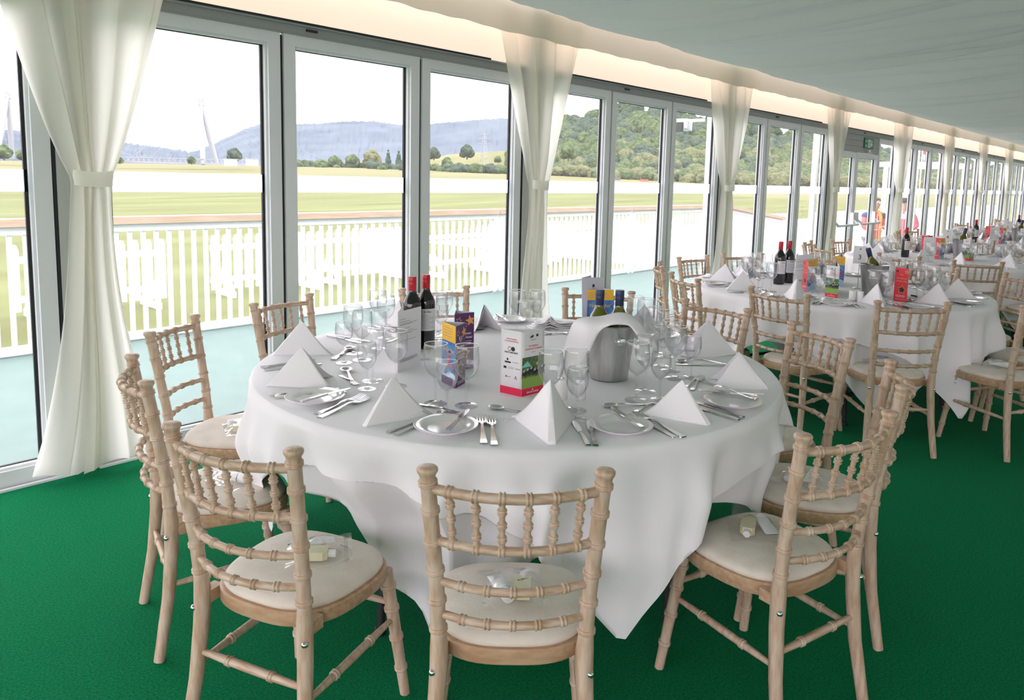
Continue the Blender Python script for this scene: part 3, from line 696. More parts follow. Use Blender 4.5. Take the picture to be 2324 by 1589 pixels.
# ------------------------------------------------------------------ chairs
S = 0.922
def vv(x, y, z): return Vector((x*S, y*S, z*S))
def ringed(mb, path, rad, rings, n=12, ring_r=1.22, ring_h=0.0034):
    """turned bar along a smooth path (function of t) with double bead rings at the given t"""
    pts, rs = [], []
    ts = set()
    K = 18
    for i in range(K+1): ts.add(i/K)
    L = sum(((path((i+1)/K)-path(i/K)).length for i in range(K)))
    ev = []
    for t in rings:
        h = ring_h*S/L
        for o, k in ((-2.3, 0), (-1.9, 0.8), (-1.1, 1), (-0.3, 0.25), (0.3, 0.25), (1.1, 1), (1.9, 0.8), (2.3, 0)):
            ev.append((t+o*h, k))
    allt = sorted([(t, None) for t in ts if all(abs(t-r) > 3*ring_h*S/L for r in rings)]+ev, key=lambda q: q[0])
    for t, k in allt:
        if t < 0 or t > 1: continue
        r = rad(t) if callable(rad) else rad
        pts.append(path(t)); rs.append(r*S*(1+(ring_r-1)*(k or 0)))
    mb.tube(pts, rs, n)
def post_path(s):
    def p(t):
        z = t*0.892
        x = interp(z, [(0, 0.197), (0.2, 0.182), (0.42, 0.170), (0.60, 0.176), (0.905, 0.196)])
        y = interp(z, [(0, -0.252), (0.2, -0.217), (0.36, -0.202), (0.46, -0.200), (0.60, -0.213), (0.905, -0.262)])
        return vv(s*x, y, z)
    return p
def post_rad(t):
    z = t*0.892
    return interp(z, [(0, 0.0165), (0.15, 0.0185), (0.40, 0.0215), (0.46, 0.0215), (0.485, 0.0180), (0.892, 0.0178)])
def bow(z, w, y0, dep, dz=0.0):
    def p(t):
        u = t*2-1; return vv(u*w, y0-dep*(1-u*u), z-dz*(1-u*u))
    return p
def make_chair(name, label):
    o = thing(name, label, 'chair')
    W = M['wood']
    zr = [0.498, 0.572, 0.650, 0.726, 0.803, 0.872]
    for s in (-1, 1):
        b = MB(); ringed(b, post_path(s), post_rad, [z/0.892 for z in zr], 14, 1.24, 0.0030)
        tp = post_path(s)(1.0)
        b.lathe([(r*S, z*S) for r, z in ((0.0175, -0.006), (0.0190, 0.0), (0.0225, 0.005), (0.0240, 0.010), (0.0235, 0.0145), (0.0205, 0.0175), (0.012, 0.0195), (0.0, 0.0200))], 14, tp)
        b.build('rear_leg', W, o, angle=50)
    def rail(z, w, y0, dep, rings, r, nm):
        b = MB(); ringed(b, bow(z, w, y0, dep), r, rings, 10, 1.34, 0.0036); return b.build(nm, M['wood_rail'], o, angle=50)
    sp = [0.115+0.154*i for i in range(6)]
    rail(0.858, 0.188, -0.254, 0.055, sp, 0.0118, 'top_rail'); rail(0.728, 0.180, -0.233, 0.052, sp, 0.0108, 'lower_rail')
    rail(0.622, 0.172, -0.217, 0.050, [0.16+0.17*i for i in range(5)], 0.0100, 'back_rail'); rail(0.536, 0.168, -0.207, 0.048, [0.16+0.17*i for i in range(5)], 0.0100, 'back_rail')
    for t in sp:
        a, c = bow(0.728, 0.180, -0.233, 0.052)(t), bow(0.858, 0.188, -0.254, 0.055)(t); b = MB()
        ringed(b, lambda q: a.lerp(c, q), 0.0068, [0.24, 0.5, 0.76], 8, 1.7, 0.0034); b.build('spindle', W, o, angle=50)
    # bent seat frame and loose cushion
    def outline(k, a):
        c, s = math.cos(a), math.sin(a); e = 2.7
        x = abs(c)**(2/e)*(1 if c > 0 else -1); y = abs(s)**(2/e)*(1 if s > 0 else -1)
        wx = 0.206+0.014*y
        return (x*(wx+k), -0.005+y*(0.206+k)+0.010*(1-x*x)*(1 if y < 0 else -1))
    n = 56
    def ring_grid(prof):
        return MB().grid(lambda i, j: (lambda p: (p[0]*S, p[1]*S, prof[j][1]*S))(outline(prof[j][0], 2*PI*i/n)), n, len(prof), wrap=True)
    fr = ring_grid([(-0.034, 0.402), (-0.003, 0.402), (0.0, 0.406), (0.0, 0.437), (-0.004, 0.441), (-0.034, 0.441), (-0.034, 0.402)])
    for s in (-1, 1): fr.box(vv(s*0.168, -0.170, 0.4200), (0.032*S, 0.046*S, 0.034*S))
    fr.build('seat_frame', M['wood_plain'], o, angle=40)
    pr = [(-0.20, 0.436), (-0.03, 0.436), (-0.014, 0.440), (-0.009, 0.449), (-0.012, 0.459), (-0.026, 0.467), (-0.06, 0.4745), (-0.11, 0.4785), (-0.16, 0.480)]
    cu = ring_grid(pr); q = len(cu.v); cu.v.append((0, -0.005*S, 0.4805*S)); cu.mi += [0]*n
    cu.f += [((len(pr)-1)*n+i, (len(pr)-1)*n+(i+1) % n, q) for i in range(n)]
    cu.build('seat_cushion', M['cushion'], o, angle=70)
    fl = {}
    for s in (-1, 1):
        a, c = vv(s*0.200, 0.205, 0.0), vv(s*0.165, 0.155, 0.405); fl[s] = (a, c); b = MB()
        ringed(b, lambda t: a.lerp(c, t), lambda t: lerp(0.0150, 0.0200, t), [0.22, 0.47, 0.70, 0.88], 12, 1.24, 0.0032); b.build('front_leg', W, o, angle=50)
    def st(a, c, rings, nm='stretcher'):
        b = MB(); ringed(b, lambda t: a.lerp(c, t), lambda t: 0.0075+0.0045*math.sin(PI*t), rings, 9, 1.34, 0.0036); b.build(nm, M['wood_rail'] if abs((a-c).normalized().x) > 0.7 else W, o, angle=50)
    st(post_path(-1)(0.272/0.892), post_path(1)(0.272/0.892), [0.3, 0.7])
    for s in (-1, 1): st(post_path(s)(0.235/0.892), fl[s][0].lerp(fl[s][1], 0.62), [0.3, 0.7])
    st(fl[-1][0].lerp(fl[-1][1], 0.74), fl[1][0].lerp(fl[1][1], 0.74), [0.3, 0.7])
    for s in (-1, 1):
        p = post_path(s)(0.395/0.892); b = MB(); c = p+vv(s*0.013, -0.0165, 0)
        b.ball(c, 0.0088*S, 12, 8); b.build('bolt', M['chrome'], o)
    return o
def side_phrase(a):
    a = a % 360
    return ['at the far end', 'at the far end towards the windows', 'on the window side towards the far end', 'midway along the window side', 'on the window side towards the near end', 'at the near end towards the windows',
            'at the near end', 'at the near end towards the aisle', 'on the aisle side towards the near end', 'midway along the aisle side', 'on the aisle side towards the far end', 'at the far end towards the aisle'][int(((a+15) % 360)//30)]
T = [Vector((2.096, 1.863, 0))]+[Vector((5.24+3.13*i, 1.80, 0)) for i in range(5)]
chair0 = make_chair('banquet_chair', 'x')
USED = [False]
def chair(tx, ty, face, label, group):
    """post-top midpoint (tx, ty) and facing angle in degrees"""
    f = Vector((math.cos(R(face)), math.sin(R(face)), 0)); p = Vector((tx, ty, 0))+f*0.262*S; rz = R(face-90)
    if not USED[0]:
        USED[0] = True; o = chair0
    else: o = dup(chair0)
    o.location = p; o.rotation_euler = (0, 0, rz); o['label'] = label; o['group'] = group; return o
def top_at(a, b):
    a = at(*a, 0.836); b = at(*b, 0.836); return (a+b)/2, a, b
CH1 = {
 'A': ((395, 965), (655, 1018), 17, 'limed spindle-back chair at front left, back towards us, clear bag on its seat'),
 'B': ((968, 1062), (1375, 1070), 42, 'limed spindle-back chair with scuffed top rail, front centre, back squarely towards us'),
 'C': ((1825, 986), (2022, 938), 75, 'limed spindle-back chair at front right with a white tube on its seat'),
 'D': ((299, 807), (328, 865), -16, 'limed spindle-back chair seen edge-on at far left of the nearest table'),
 'E': ((337, 752), (443, 717), -50, 'limed spindle-back chair by the large curtain, facing the nearest table'),
 'F': ((575, 689), (701, 666), -75, 'limed spindle-back chair before the first window stile at the nearest table'),
 'G': ((908, 656), (1062, 649), -112, 'limed spindle-back chair behind the two front red wine bottles'),
 'H': ((1284, 654), (1432, 662), -152, 'limed spindle-back chair behind the ice bucket draped with a napkin'),
 'I': ((1558, 679), (1696, 701), 173, 'limed spindle-back chair at the nearest table\'s far end behind a napkin'),
 'J': ((1804, 732), (1925, 768), 148, 'limed spindle-back chair right of the nearest table, seat half under the cloth'),
 'K': ((2024, 819), (2051, 876), 111, 'limed spindle-back chair seen edge-on behind the front right chair')}
CHO = {}
for kx, (a, b, fc, lb) in CH1.items():
    mid, _, _ = top_at(a, b); CHO[kx] = chair(mid.x, mid.y, fc, lb, 'chairs around the nearest table')
CH2 = [('a', 4.45, 1.86, -11), ('b', 4.62, 1.15, 40), ('d', 5.165, 0.58, 62), ('s', 5.93, 0.55, 92), ('c', 6.72, 0.95, 128), ('f', 6.92, 1.59, 165), ('m', 6.96, 2.6, -149), ('j', 6.56, 3.1, -125), ('i', 5.94, 3.26, -99), ('g', 5.16, 3.11, -56), ('h', 4.64, 2.61, -33)]
SET2 = []
for kx, x, y, fc in CH2:
    x, y = x*S, y*S; ang = math.degrees(math.atan2(y-T[1].y, x-T[1].x))
    CHO['2'+kx] = chair(x, y, fc, 'limed spindle-back chair %s of the second table' % side_phrase(ang), 'chairs around the second table')
far_ang = {}
def ring_angles(k): return [6+32.7*i+5*math.sin(i*2.3+k) for i in range(11)]
for k in (2, 3, 4, 5):
    for i, a in enumerate(ring_angles(k)):
        rr = 1.25+0.06*math.sin(i*1.9+k); x, y = T[k].x+rr*math.cos(R(a)), T[k].y+rr*math.sin(R(a))
        ph = side_phrase(a)
        far_ang.setdefault(k, []).append(a)
        if k == 5 and not (60 < a % 360 < 260): continue
        chair(x, y, a+180+6*math.sin(i*3.1+k), 'limed spindle-back chair %s of the %s table' % (ph, ORD[k]), 'chairs around the %s table' % ORD[k])

# ------------------------------------------------------------------ tables and their cloths
TR = 0.925; ZT = 0.738
def make_table(label):
    o = thing('round_table', label, 'table')
    MB().lathe([(0, 0.700), (TR-0.01, 0.700), (TR-0.004, 0.704), (TR-0.004, 0.722), (TR-0.01, 0.726), (0, 0.726)], 64).build('tabletop', M['table_ply'], o)
    for sx in (-1, 1):
        for sy in (-1, 1):
            b = MB(); b.tube([(sx*0.46, sy*0.42, 0.70), (sx*0.50, sy*0.44, 0.35), (sx*0.53, sy*0.46, 0.006)], 0.0135, 10); b.lathe([(0, 0), (0.018, 0), (0.018, 0.02), (0.0135, 0.025)], 10, (sx*0.53, sy*0.46, 0)); b.build('leg', M['black'], o)
        MB().tube([(sx*0.515, -0.45, 0.18), (sx*0.515, 0.45, 0.18)], 0.011, 8).build('brace', M['black'], o)
    return o
tab0 = make_table('round banquet table under two white cloths, nearest to us'); tab0.location = T[0]; tab0.rotation_euler = (0, 0, 0.82)
for k in range(1, 6): dup(tab0, T[k], 0.5+0.7*k, 'round banquet table under white cloths, %s in the row of tables' % ORD[k], 'round banquet tables')
tab0['group'] = 'round banquet tables'
def drape(name, c, a, corner, ztop, rad, seed, matl, label, amp=1.0, nfold=17, res=300, flare=0.03, dents=()):
    """square cloth of half side a draped over a disc: one corner points to angle corner (degrees)"""
    rnd = random.Random(seed); p1, p2, p3 = rnd.uniform(0, 6), rnd.uniform(0, 6), rnd.uniform(0, 6)
    nr, nh = 12, 26
    def L(t):
        q = (t-R(corner)+PI/4) % (PI/2)-PI/4      # 0 at the corner
        r = a/max(math.cos(q+PI/4), math.cos(q-PI/4)) if False else a/math.cos(PI/4-abs(q))
        return r
    def P(i, j):
        t = 2*PI*i/res; dx, dy = math.cos(t), math.sin(t)
        if j < nr:
            r = (rad-0.012)*(j/(nr-1.0))**0.8
            z = ztop+0.0012*math.sin(3*dx*r*4+p1)*math.sin(2.6*dy*r*4+p2)*(r/rad)
            return (c[0]+dx*r, c[1]+dy*r, z)
        Lh = max(0.03, L(t)-rad); s = Lh*(j-nr+1)/(nh-0.0)
        q = (t-R(corner)+PI/4) % (PI/2)-PI/4; cornerness = math.exp(-(q/0.42)**2)
        bend = smooth01(s/0.03)
        w = smooth01(s/0.20)
        ph = nfold*t+1.3*math.sin(3*t+p1)+0.8*math.sin(5*t+p2)
        fold = math.sin(ph)+0.45*math.sin(2.1*ph+p3)+0.25*math.sin(41*t+p1)
        rr = rad-0.012+0.017*bend+w*amp*(0.030*fold*0.80+flare*s/0.6)+0.012*math.sin(7*t+p2)*w
        z = ztop-0.008*bend-max(0, s-0.012)*0.985
        for da, dw, dd in dents:                       # pushed in where a chair stands against it
            dq = (t-R(da)+PI) % (2*PI)-PI
            rr -= dd*math.exp(-(dq/dw)**4)*smooth01((0.60-z)/0.18)
        tt = t+w*0.035*math.sin(ph+1.3)*amp*0.6
        if z < 0.006:
            e = 0.006-z; z = 0.006+0.004*abs(fold)*0.3; rr += e*0.6
        return (c[0]+math.cos(tt)*rr, c[1]+math.sin(tt)*rr, z)
    mb = MB(); mb.grid(P, res, nr+nh, wrap=True)
    o = mb.build(name, matl, angle=180, weld=False)
    mdf = o.modifiers.new('thickness', 'SOLIDIFY'); mdf.thickness = 0.0016; mdf.offset = -1
    # stitched hem, a sub-piece of the cloth
    hm = MB(); hm.grid(lambda i, j: P(i, nr+nh-1-j*1) if False else (lambda u, v: tuple(Vector(u).lerp(Vector(v), j*0.5)+Vector((math.cos(2*PI*i/res), math.sin(2*PI*i/res), 0))*0.0018))(P(i, nr+nh-1), P(i, nr+nh-2)), res, 3, wrap=True)
    hm.build('hem', matl, o, angle=180, weld=False)
    tag(o, label, 'tablecloth', 'white tablecloths'); return o
DENTS = [(-164, 0.27, 0.10), (-137, 0.24, 0.10), (-102, 0.25, 0.03), (163, 0.27, 0.05), (-74, 0.22, 0.03)]
drape('tablecloth', T[0], 1.075, -120.5, ZT-0.001, 0.945, 4, M['cloth'], 'upper white cloth with hanging point at front right of the nearest table', 1.5, 16, 300, 0.0, DENTS)
drape('under_cloth', T[0], 1.15, -154, ZT-0.006, 0.928, 4, M['cloth_under'], 'lower white cloth showing beneath the nearest table\'s upper cloth', 1.5, 16, 300, -0.03, DENTS)
for k in range(1, 6):
    drape('tablecloth', T[k], 1.12, -117+23*(k-1), ZT-0.001, 0.945, 14+k, M['cloth'], 'white cloth draped over the %s table' % ORD[k], 1.3, 15, 300 if k < 3 else 180)
    if k < 3: drape('under_cloth', T[k], 1.17, -160+20*k, ZT-0.006, 0.928, 14+k, M['cloth_under'], 'lower white cloth showing beneath the %s table\'s upper cloth' % ORD[k], 1.3, 15, 240, -0.01)
# ------------------------------------------------------------------ tableware
def on(px, py): return at(px, py, ZT+0.0006)
def wine_glass(name, h, rr, label):
    o = thing(name, label, 'wine glass'); k = h/0.185; n = 28
    zb = 0.080*k; dep = h-zb; w = 0.0011
    def pr(t): return rr*interp(t, [(0, 0.10), (0.03, 0.26), (0.10, 0.52), (0.22, 0.77), (0.36, 0.93), (0.52, 1.0), (0.70, 0.985), (0.86, 0.945), (1.0, 0.905)])
    ts = [i/22.0 for i in range(23)]
    ou = [(pr(t), zb+dep*t) for t in ts]; inn = [(max(0, pr(t)-w-0.0012*(1-t)), zb+dep*t+(0.0035*(1-t)**2)) for t in reversed(ts)]
    b = MB(); b.lathe(ou+[(pr(1)-w/2, h+0.0009)]+inn, n); b.build('bowl', M['wineglass'], o, angle=60)
    rm = MB(); rm.tube([((pr(1)-w/2)*math.cos(2*PI*i/n), (pr(1)-w/2)*math.sin(2*PI*i/n), h+0.0004) for i in range(n)], 0.00095, 6, closed=True); rm.build('rim', M['rim'], o)
    s = MB(); s.lathe([(0.0042*k, 0.008*k), (0.0036*k, 0.02*k), (0.0034*k, 0.05*k), (0.0042*k, 0.07*k), (0.0075*k, zb-0.001), (rr*0.12, zb+0.001)], 14); s.build('stem', M['wineglass'], o)
    f = MB(); f.lathe([(0.0, 0.0), (rr*0.90, 0.0), (rr*0.915, 0.0012), (rr*0.90, 0.0024), (rr*0.5, 0.0042*k), (rr*0.2, 0.0062*k), (0.0044*k, 0.009*k)], n); f.build('foot', M['wineglass'], o)
    return o
g_big = wine_glass('wine_glass', 0.186, 0.0385, 'x'); g_small = wine_glass('wine_glass', 0.153, 0.0320, 'x')
def flat(mb, sec, th):
    """flat bar: sections (x, half width, z)"""
    k = len(sec); vs = []
    for x, w, z in sec: vs += [(x, -w, z), (x, w, z), (x, w*0.92, z+th), (x, -w*0.92, z+th)]
    fs = [(0, 3, 2, 1), ((k-1)*4, (k-1)*4+1, (k-1)*4+2, (k-1)*4+3)]
    for i in range(k-1):
        for j in range(4): fs.append((i*4+j, i*4+(j+1) % 4, (i+1)*4+(j+1) % 4, (i+1)*4+j))
    mb.add(vs, fs)
HANDLE = [(0, 0.0082, 0.0012), (0.002, 0.0092, 0.0006), (0.03, 0.0078, 0.001), (0.08, 0.0046, 0.004), (0.112, 0.0034, 0.0085)]
def make_fork(L=0.205):
    o = thing('fork', 'x', 'fork'); k = L/0.205
    h = MB(); flat(h, [(x*k, w*k, z*k) for x, w, z in HANDLE+[(0.128, 0.0042, 0.0085)]], 0.0026*k); h.build('handle', M['steel'], o)
    t = MB(); flat(t, [(0.128*k, 0.0042*k, 0.0085*k), (0.137*k, 0.0105*k, 0.0062*k), (0.146*k, 0.0122*k, 0.0045*k), (0.155*k, 0.0122*k, 0.0035*k)], 0.0022*k)
    for i in range(4):
        y = (-0.0105+0.007*i)*k; t.add([(p[0], p[1]+y, p[2]) for p in [(0.154*k, -0.0016*k, 0.0036*k), (0.154*k, 0.0016*k, 0.0036*k), (0.154*k, 0.0016*k, 0.0056*k), (0.154*k, -0.0016*k, 0.0056*k), (0.182*k, -0.0015*k, 0.0032*k), (0.182*k, 0.0015*k, 0.0032*k), (0.182*k, 0.0015*k, 0.0050*k), (0.182*k, -0.0015*k, 0.0050*k), (L, -0.0007*k, 0.0078*k), (L, 0.0007*k, 0.0078*k), (L, 0.0007*k, 0.0090*k), (L, -0.0007*k, 0.0090*k)]],
            [(0, 3, 2, 1), (0, 1, 5, 4), (1, 2, 6, 5), (2, 3, 7, 6), (3, 0, 4, 7), (4, 5, 9, 8), (5, 6, 10, 9), (6, 7, 11, 10), (7, 4, 8, 11), (8, 9, 10, 11)])
    t.build('tines', M['steel'], o); return o
def make_knife(L, name='knife', side=False):
    o = thing(name, 'x', 'knife'); k = L/0.225
    h = MB(); flat(h, [(0, 0.0070*k, 0.0006), (0.002, 0.0082*k, 0.0), (0.05*k, 0.0066*k, 0.0), (0.105*k, 0.0048*k, 0.0006), (0.114*k, 0.0054*k, 0.0012)], 0.0068*k); h.build('handle', M['steel'], o)
    b = MB(); w = 0.0105 if not side else 0.0095
    sec = [(0.112*k, 0.0045*k, 0.003), (0.122*k, w*0.8*k, 0.003), (0.150*k, w*k, 0.003), (0.190*k, w*0.98*k, 0.003), (0.210*k, w*0.8*k, 0.003), (0.220*k, w*0.45*k, 0.003), (L, 0.0006, 0.003)]
    flat(b, sec, 0.0015); b.build('blade', M['steel'], o); return o
def make_spoon(L=0.185):
    o = thing('spoon', 'x', 'spoon'); k = L/0.185
    h = MB(); flat(h, [(x*k, w*k*0.95, z*k) for x, w, z in HANDLE+[(0.126, 0.004, 0.009), (0.134, 0.006, 0.008)]], 0.0024*k); h.build('handle', M['steel'], o)
    b = MB(); nu = 24
    def P(i, j):
        a = 2*PI*i/nu; r = j/6.0; x = (0.158+0.027*r*math.cos(a))*k; y = 0.0185*r*math.sin(a)*(1+0.12*math.cos(a))*k
        return (x, y, (0.0018+0.0082*r*r)*k)
    b.grid(P, nu, 7, wrap=True); so = b.build('bowl', M['steel'], o, angle=180); md = so.modifiers.new('thickness', 'SOLIDIFY'); md.thickness = 0.0012; md.offset = 1
    return o
fork0, knife0, bknife0, spoon0, dfork0 = make_fork(), make_knife(0.226), make_knife(0.182, 'butter_knife', True), make_spoon(), make_fork(0.172)
plate0 = thing('side_plate', 'x', 'plate')
MB().lathe([(0, 0.0), (0.050, 0.0), (0.052, 0.003), (0.060, 0.005), (0.085, 0.0130), (0.0885, 0.0150), (0.0890, 0.0162), (0.0875, 0.0168), (0.062, 0.0090), (0.054, 0.0058), (0.048, 0.0048), (0, 0.0044)], 56).build('dish', M['porcelain'], plate0, angle=60)
MB().lathe([(0.0488, -0.0002), (0.0505, -0.0002), (0.0505, 0.0015), (0.0488, 0.0015)], 40, closed=True).build('foot_ring', M['porcelain'], plate0)
def napkin_mesh(seed=0, hgt=0.125, spread=0.085, ln=0.235, apex=0.135):
    rnd = random.Random(seed); mb = MB()
    for ly, (k, dz) in enumerate(((1.0, 0.0), (0.955, -0.004), (0.90, -0.008))):
        F = Vector((0, (1-k)*0.10, 0.0012)); A = Vector((0.004*rnd.uniform(-1, 1), apex+(1-k)*0.02, hgt*k+0.001+dz*0.3))
        Lc = Vector((-spread*k*rnd.uniform(0.97, 1.03), ln*(1-(1-k)*0.4), 0.0012)); Rc = Vector((spread*k*rnd.uniform(0.97, 1.03), ln*(1-(1-k)*0.4)-0.006*ly, 0.0012))
        ns, nt = 15, 29
        def P(i, j):
            s = j/(ns-1.0); t = (i/(nt-1.0)*2-1); p = F.lerp(A, s); q = (Lc if t < 0 else Rc).lerp(A, s)
            a = abs(t); a2 = a if a > 0.20 else (a*a/0.40+0.10)          # rounded fold along the ridge
            v = p.lerp(q, a2); e = 1 if t > 0 else -1
            v += Vector((e*0.004, 0.0, -0.012*a))*math.sin(PI*min(1, a*1.0))*math.sin(PI*s) - Vector((e*0.006, 0.0, 0.016))*a*a*math.sin(PI*s)*(1-s)
            v.z = max(v.z, 0.0008); return v
        mb.grid(P, nt, ns)
    return mb
def make_napkin(seed, label):
    mb = napkin_mesh(seed); o = mb.build('napkin', M['napkin'], None, angle=50, weld=False)
    md = o.modifiers.new('thickness', 'SOLIDIFY'); md.thickness = 0.0022; md.offset = -1
    return tag(o, label, 'napkin')
nap0 = [make_napkin(i, 'x') for i in range(3)]
FIRST = {}
def put(src, loc, rz, label, group, rot=None, sc=None, flagged=None):
    key = src.name
    if key not in FIRST: FIRST[key] = 1; o = src
    else: o = dup(src)
    o.location = loc; o.rotation_euler = rot if rot is not None else (0, 0, rz)
    if sc: o.scale = (sc, sc, sc)
    o['label'] = label; o['group'] = group; return o
def along(src, a, b, label, group, L, za=0.0, zb=0.0, sc=True):
    """lay a piece of cutlery from handle end a to tip b"""
    a, b = Vector(a), Vector(b); d = b-a; d.z = 0; k = max(0.9, min(1.1, d.length/L)) if sc else 1.0
    pitch = -math.atan2(zb-za, d.length)
    o = put(src, a+Vector((0, 0, za)), 0, label, group, rot=(0, pitch, math.atan2(d.y, d.x)))
    o.scale = (k, k, k); return o
KINDS = {'fork': (fork0, 0.205, 'table forks'), 'knife': (knife0, 0.226, 'table knives'), 'bknife': (bknife0, 0.182, 'butter knives'), 'spoon': (spoon0, 0.185, 'dessert spoons'), 'dfork': (dfork0, 0.172, 'dessert forks')}
def piece(kind, a, b, label, za=0.0, zb=0.0):
    s, L, g = KINDS[kind]; return along(s, a, b, label, g, L, za, zb)
def napkin(F, ang, label, i, sc=1.0):
    """F: foot of the ridge, ang: direction from the foot towards the table centre"""
    return put(nap0[i % 3], F, ang-PI/2, label, 'folded white napkins', sc=sc)
def glass(p, big, label): return put(g_big if big else g_small, p, 0.0, label, 'wine glasses')
def plate(p, label): return put(plate0, p, 0.3, label, 'white side plates')

# --- one place setting in polar coordinates around a table
def setting(tc, ang, ph, i, skip=(), light=False, jit=0.012):
    rnd = random.Random(i*31+int(ang*7)); c, s = math.cos(R(ang)), math.sin(R(ang))
    def q(r, t): return Vector((tc.x+c*(r+rnd.uniform(-jit, jit))-s*(t+rnd.uniform(-jit, jit)), tc.y+s*r+c*t, ZT+0.0006))
    if 'napkin' not in skip: napkin(q(0.855, 0.0), R(ang+180)+rnd.uniform(-0.25, 0.25), 'folded white napkin standing %s' % ph, i)
    if 'glass' not in skip:
        glass(q(0.585, 0.03), 1, 'first tall wine glass %s' % ph); glass(q(0.570, 0.115), 1, 'second tall wine glass %s' % ph); glass(q(0.655, 0.085), 0, 'short wine glass %s' % ph)
    if 'plate' not in skip:
        p = q(0.78, -0.235); plate(p, 'white side plate %s' % ph)
        if not light: piece('bknife', p+Vector((c*0.085-s*0.03, s*0.085+c*0.03, 0)), p+Vector((-c*0.085, -s*0.085, 0)), 'butter knife on plate %s' % ph, 0.0165, 0.0165)
    if light:
        if 'fork' not in skip: piece('fork', q(0.875, -0.125), q(0.675, -0.125), 'fork %s' % ph)
        return
    if 'fork' not in skip:
        piece('fork', q(0.875, -0.115), q(0.675, -0.115), 'inner fork %s' % ph); piece('fork', q(0.88, -0.145), q(0.68, -0.145), 'outer fork %s' % ph)
    if 'knife' not in skip:
        piece('knife', q(0.88, 0.110), q(0.66, 0.110), 'inner knife %s' % ph); piece('knife', q(0.885, 0.137), q(0.665, 0.137), 'outer knife %s' % ph)
    if 'dessert' not in skip:
        piece('spoon', q(0.60, 0.06), q(0.62, -0.11), 'dessert spoon %s' % ph); piece('dfork', q(0.565, -0.11), q(0.56, 0.05), 'dessert fork %s' % ph)

# --- nearest table, laid as the photograph shows it
PH = {'A': 'set for the front left chair', 'B': 'set for the front centre chair', 'C': 'set for the front right chair', 'D': 'set for the edge-on far left chair', 'E': 'set for the chair by the large curtain',
      'F': 'set for the chair before the first window stile', 'G': 'set behind the front red wine bottles', 'H': 'set behind the front ice bucket', 'I': 'set at the nearest table\'s far end',
      'J': 'set for the chair half under the nearest cloth', 'K': 'set for the edge-on right chair'}
def nap_px(F, W, side, ch, i, extra=20):
    a, b = on(*F), on(*W); d = b-a; ang = math.atan2(d.y, d.x)+R(extra)*side
    return napkin(a, ang, 'folded white napkin %s' % PH[ch], i, max(0.9, min(1.12, d.length/0.25)))
nap_px((586, 877), (758, 885), 1, 'D', 0); nap_px((603, 808), (757, 806), 1, 'E', 1); nap_px((812, 974), (988, 942), 1, 'A', 2)
nap_px((1255, 1019), (1230, 922), 0, 'B', 0, 0); nap_px((1626, 971), (1456, 942), -1, 'C', 1); nap_px((1763, 885), (1607, 886), -1, 'K', 2); nap_px((1684, 803), (1562, 820), -1, 'J', 0)
napkin(on(850, 735), R(-70), 'folded white napkin %s' % PH['F'], 1, 0.95); napkin(on(1083, 735), R(-120), 'folded white napkin %s' % PH['G'], 2, 0.9)
napkin(on(1500, 742), R(175), 'folded white napkin %s' % PH['I'], 2, 0.95)
# collapsed napkin lying flat at the back
fl = MB()
for ly in range(4):
    fl.grid(lambda i, j: ((i/14.0-0.5)*(0.24-0.02*ly), (j/6.0-0.5)*(0.105-0.012*ly), 0.003+0.008*ly+0.016*math.exp(-((i/14.0-0.35)/0.12)**2)*(1+0.3*ly)+0.004*math.sin(i*0.9+ly)*math.sin(j*0.8)), 15, 7)
fo = fl.build('napkin', M['napkin'], None, angle=60, weld=False); md = fo.modifiers.new('thickness', 'SOLIDIFY'); md.thickness = 0.003; md.offset = -1
fo.location = on(1258, 744); fo.rotation_euler = (0, 0, R(-35)); tag(fo, 'collapsed folded napkin lying flat %s' % PH['H'], 'napkin', 'folded white napkins')
for ch, (px, py), big, nm in (('D', (833, 884), 0, 'short'), ('D', (846, 866), 1, 'first tall'), ('D', (899, 878), 1, 'second tall'), ('E', (781, 825), 0, 'short'), ('E', (822, 818), 1, 'first tall'), ('E', (802, 803), 1, 'second tall'),
        ('F', (876, 768), 1, 'first tall'), ('F', (860, 792), 0, 'short'), ('F', (858, 752), 1, 'second tall'), ('A', (988, 917), 1, 'first tall'), ('A', (1058, 922), 1, 'second tall'), ('A', (1014, 937), 0, 'short'),
        ('B', (1247, 937), 1, 'first tall'), ('B', (1305, 932), 1, 'second tall'), ('B', (1308, 953), 0, 'short'), ('C', (1443, 909), 1, 'first tall'), ('C', (1464, 890), 1, 'second tall'), ('C', (1497, 908), 0, 'short'),
        ('K', (1531, 860), 1, 'first tall'), ('K', (1522, 842), 1, 'second tall'), ('K', (1568, 858), 0, 'short'), ('J', (1484, 802), 1, 'first tall'), ('J', (1508, 812), 1, 'second tall'), ('J', (1500, 832), 0, 'short'),
        ('I', (1463, 775), 1, 'first tall'), ('I', (1440, 768), 1, 'second tall'), ('I', (1484, 776), 0, 'short'), ('H', (1173, 752), 1, 'first tall'), ('H', (1217, 752), 1, 'second tall'), ('H', (1194, 762), 0, 'short'),
        ('G', (993, 762), 1, 'first tall'), ('G', (1008, 752), 1, 'second tall'), ('G', (1000, 772), 0, 'short')):
    glass(on(px, py), big, '%s wine glass %s' % (nm, PH[ch]))
for ch, c in (('A', (715, 908)), ('B', (1012, 974)), ('C', (1409, 974)), ('K', (1663, 918)), ('H', (1160, 729))): plate(on(*c), 'white side plate %s' % PH[ch])
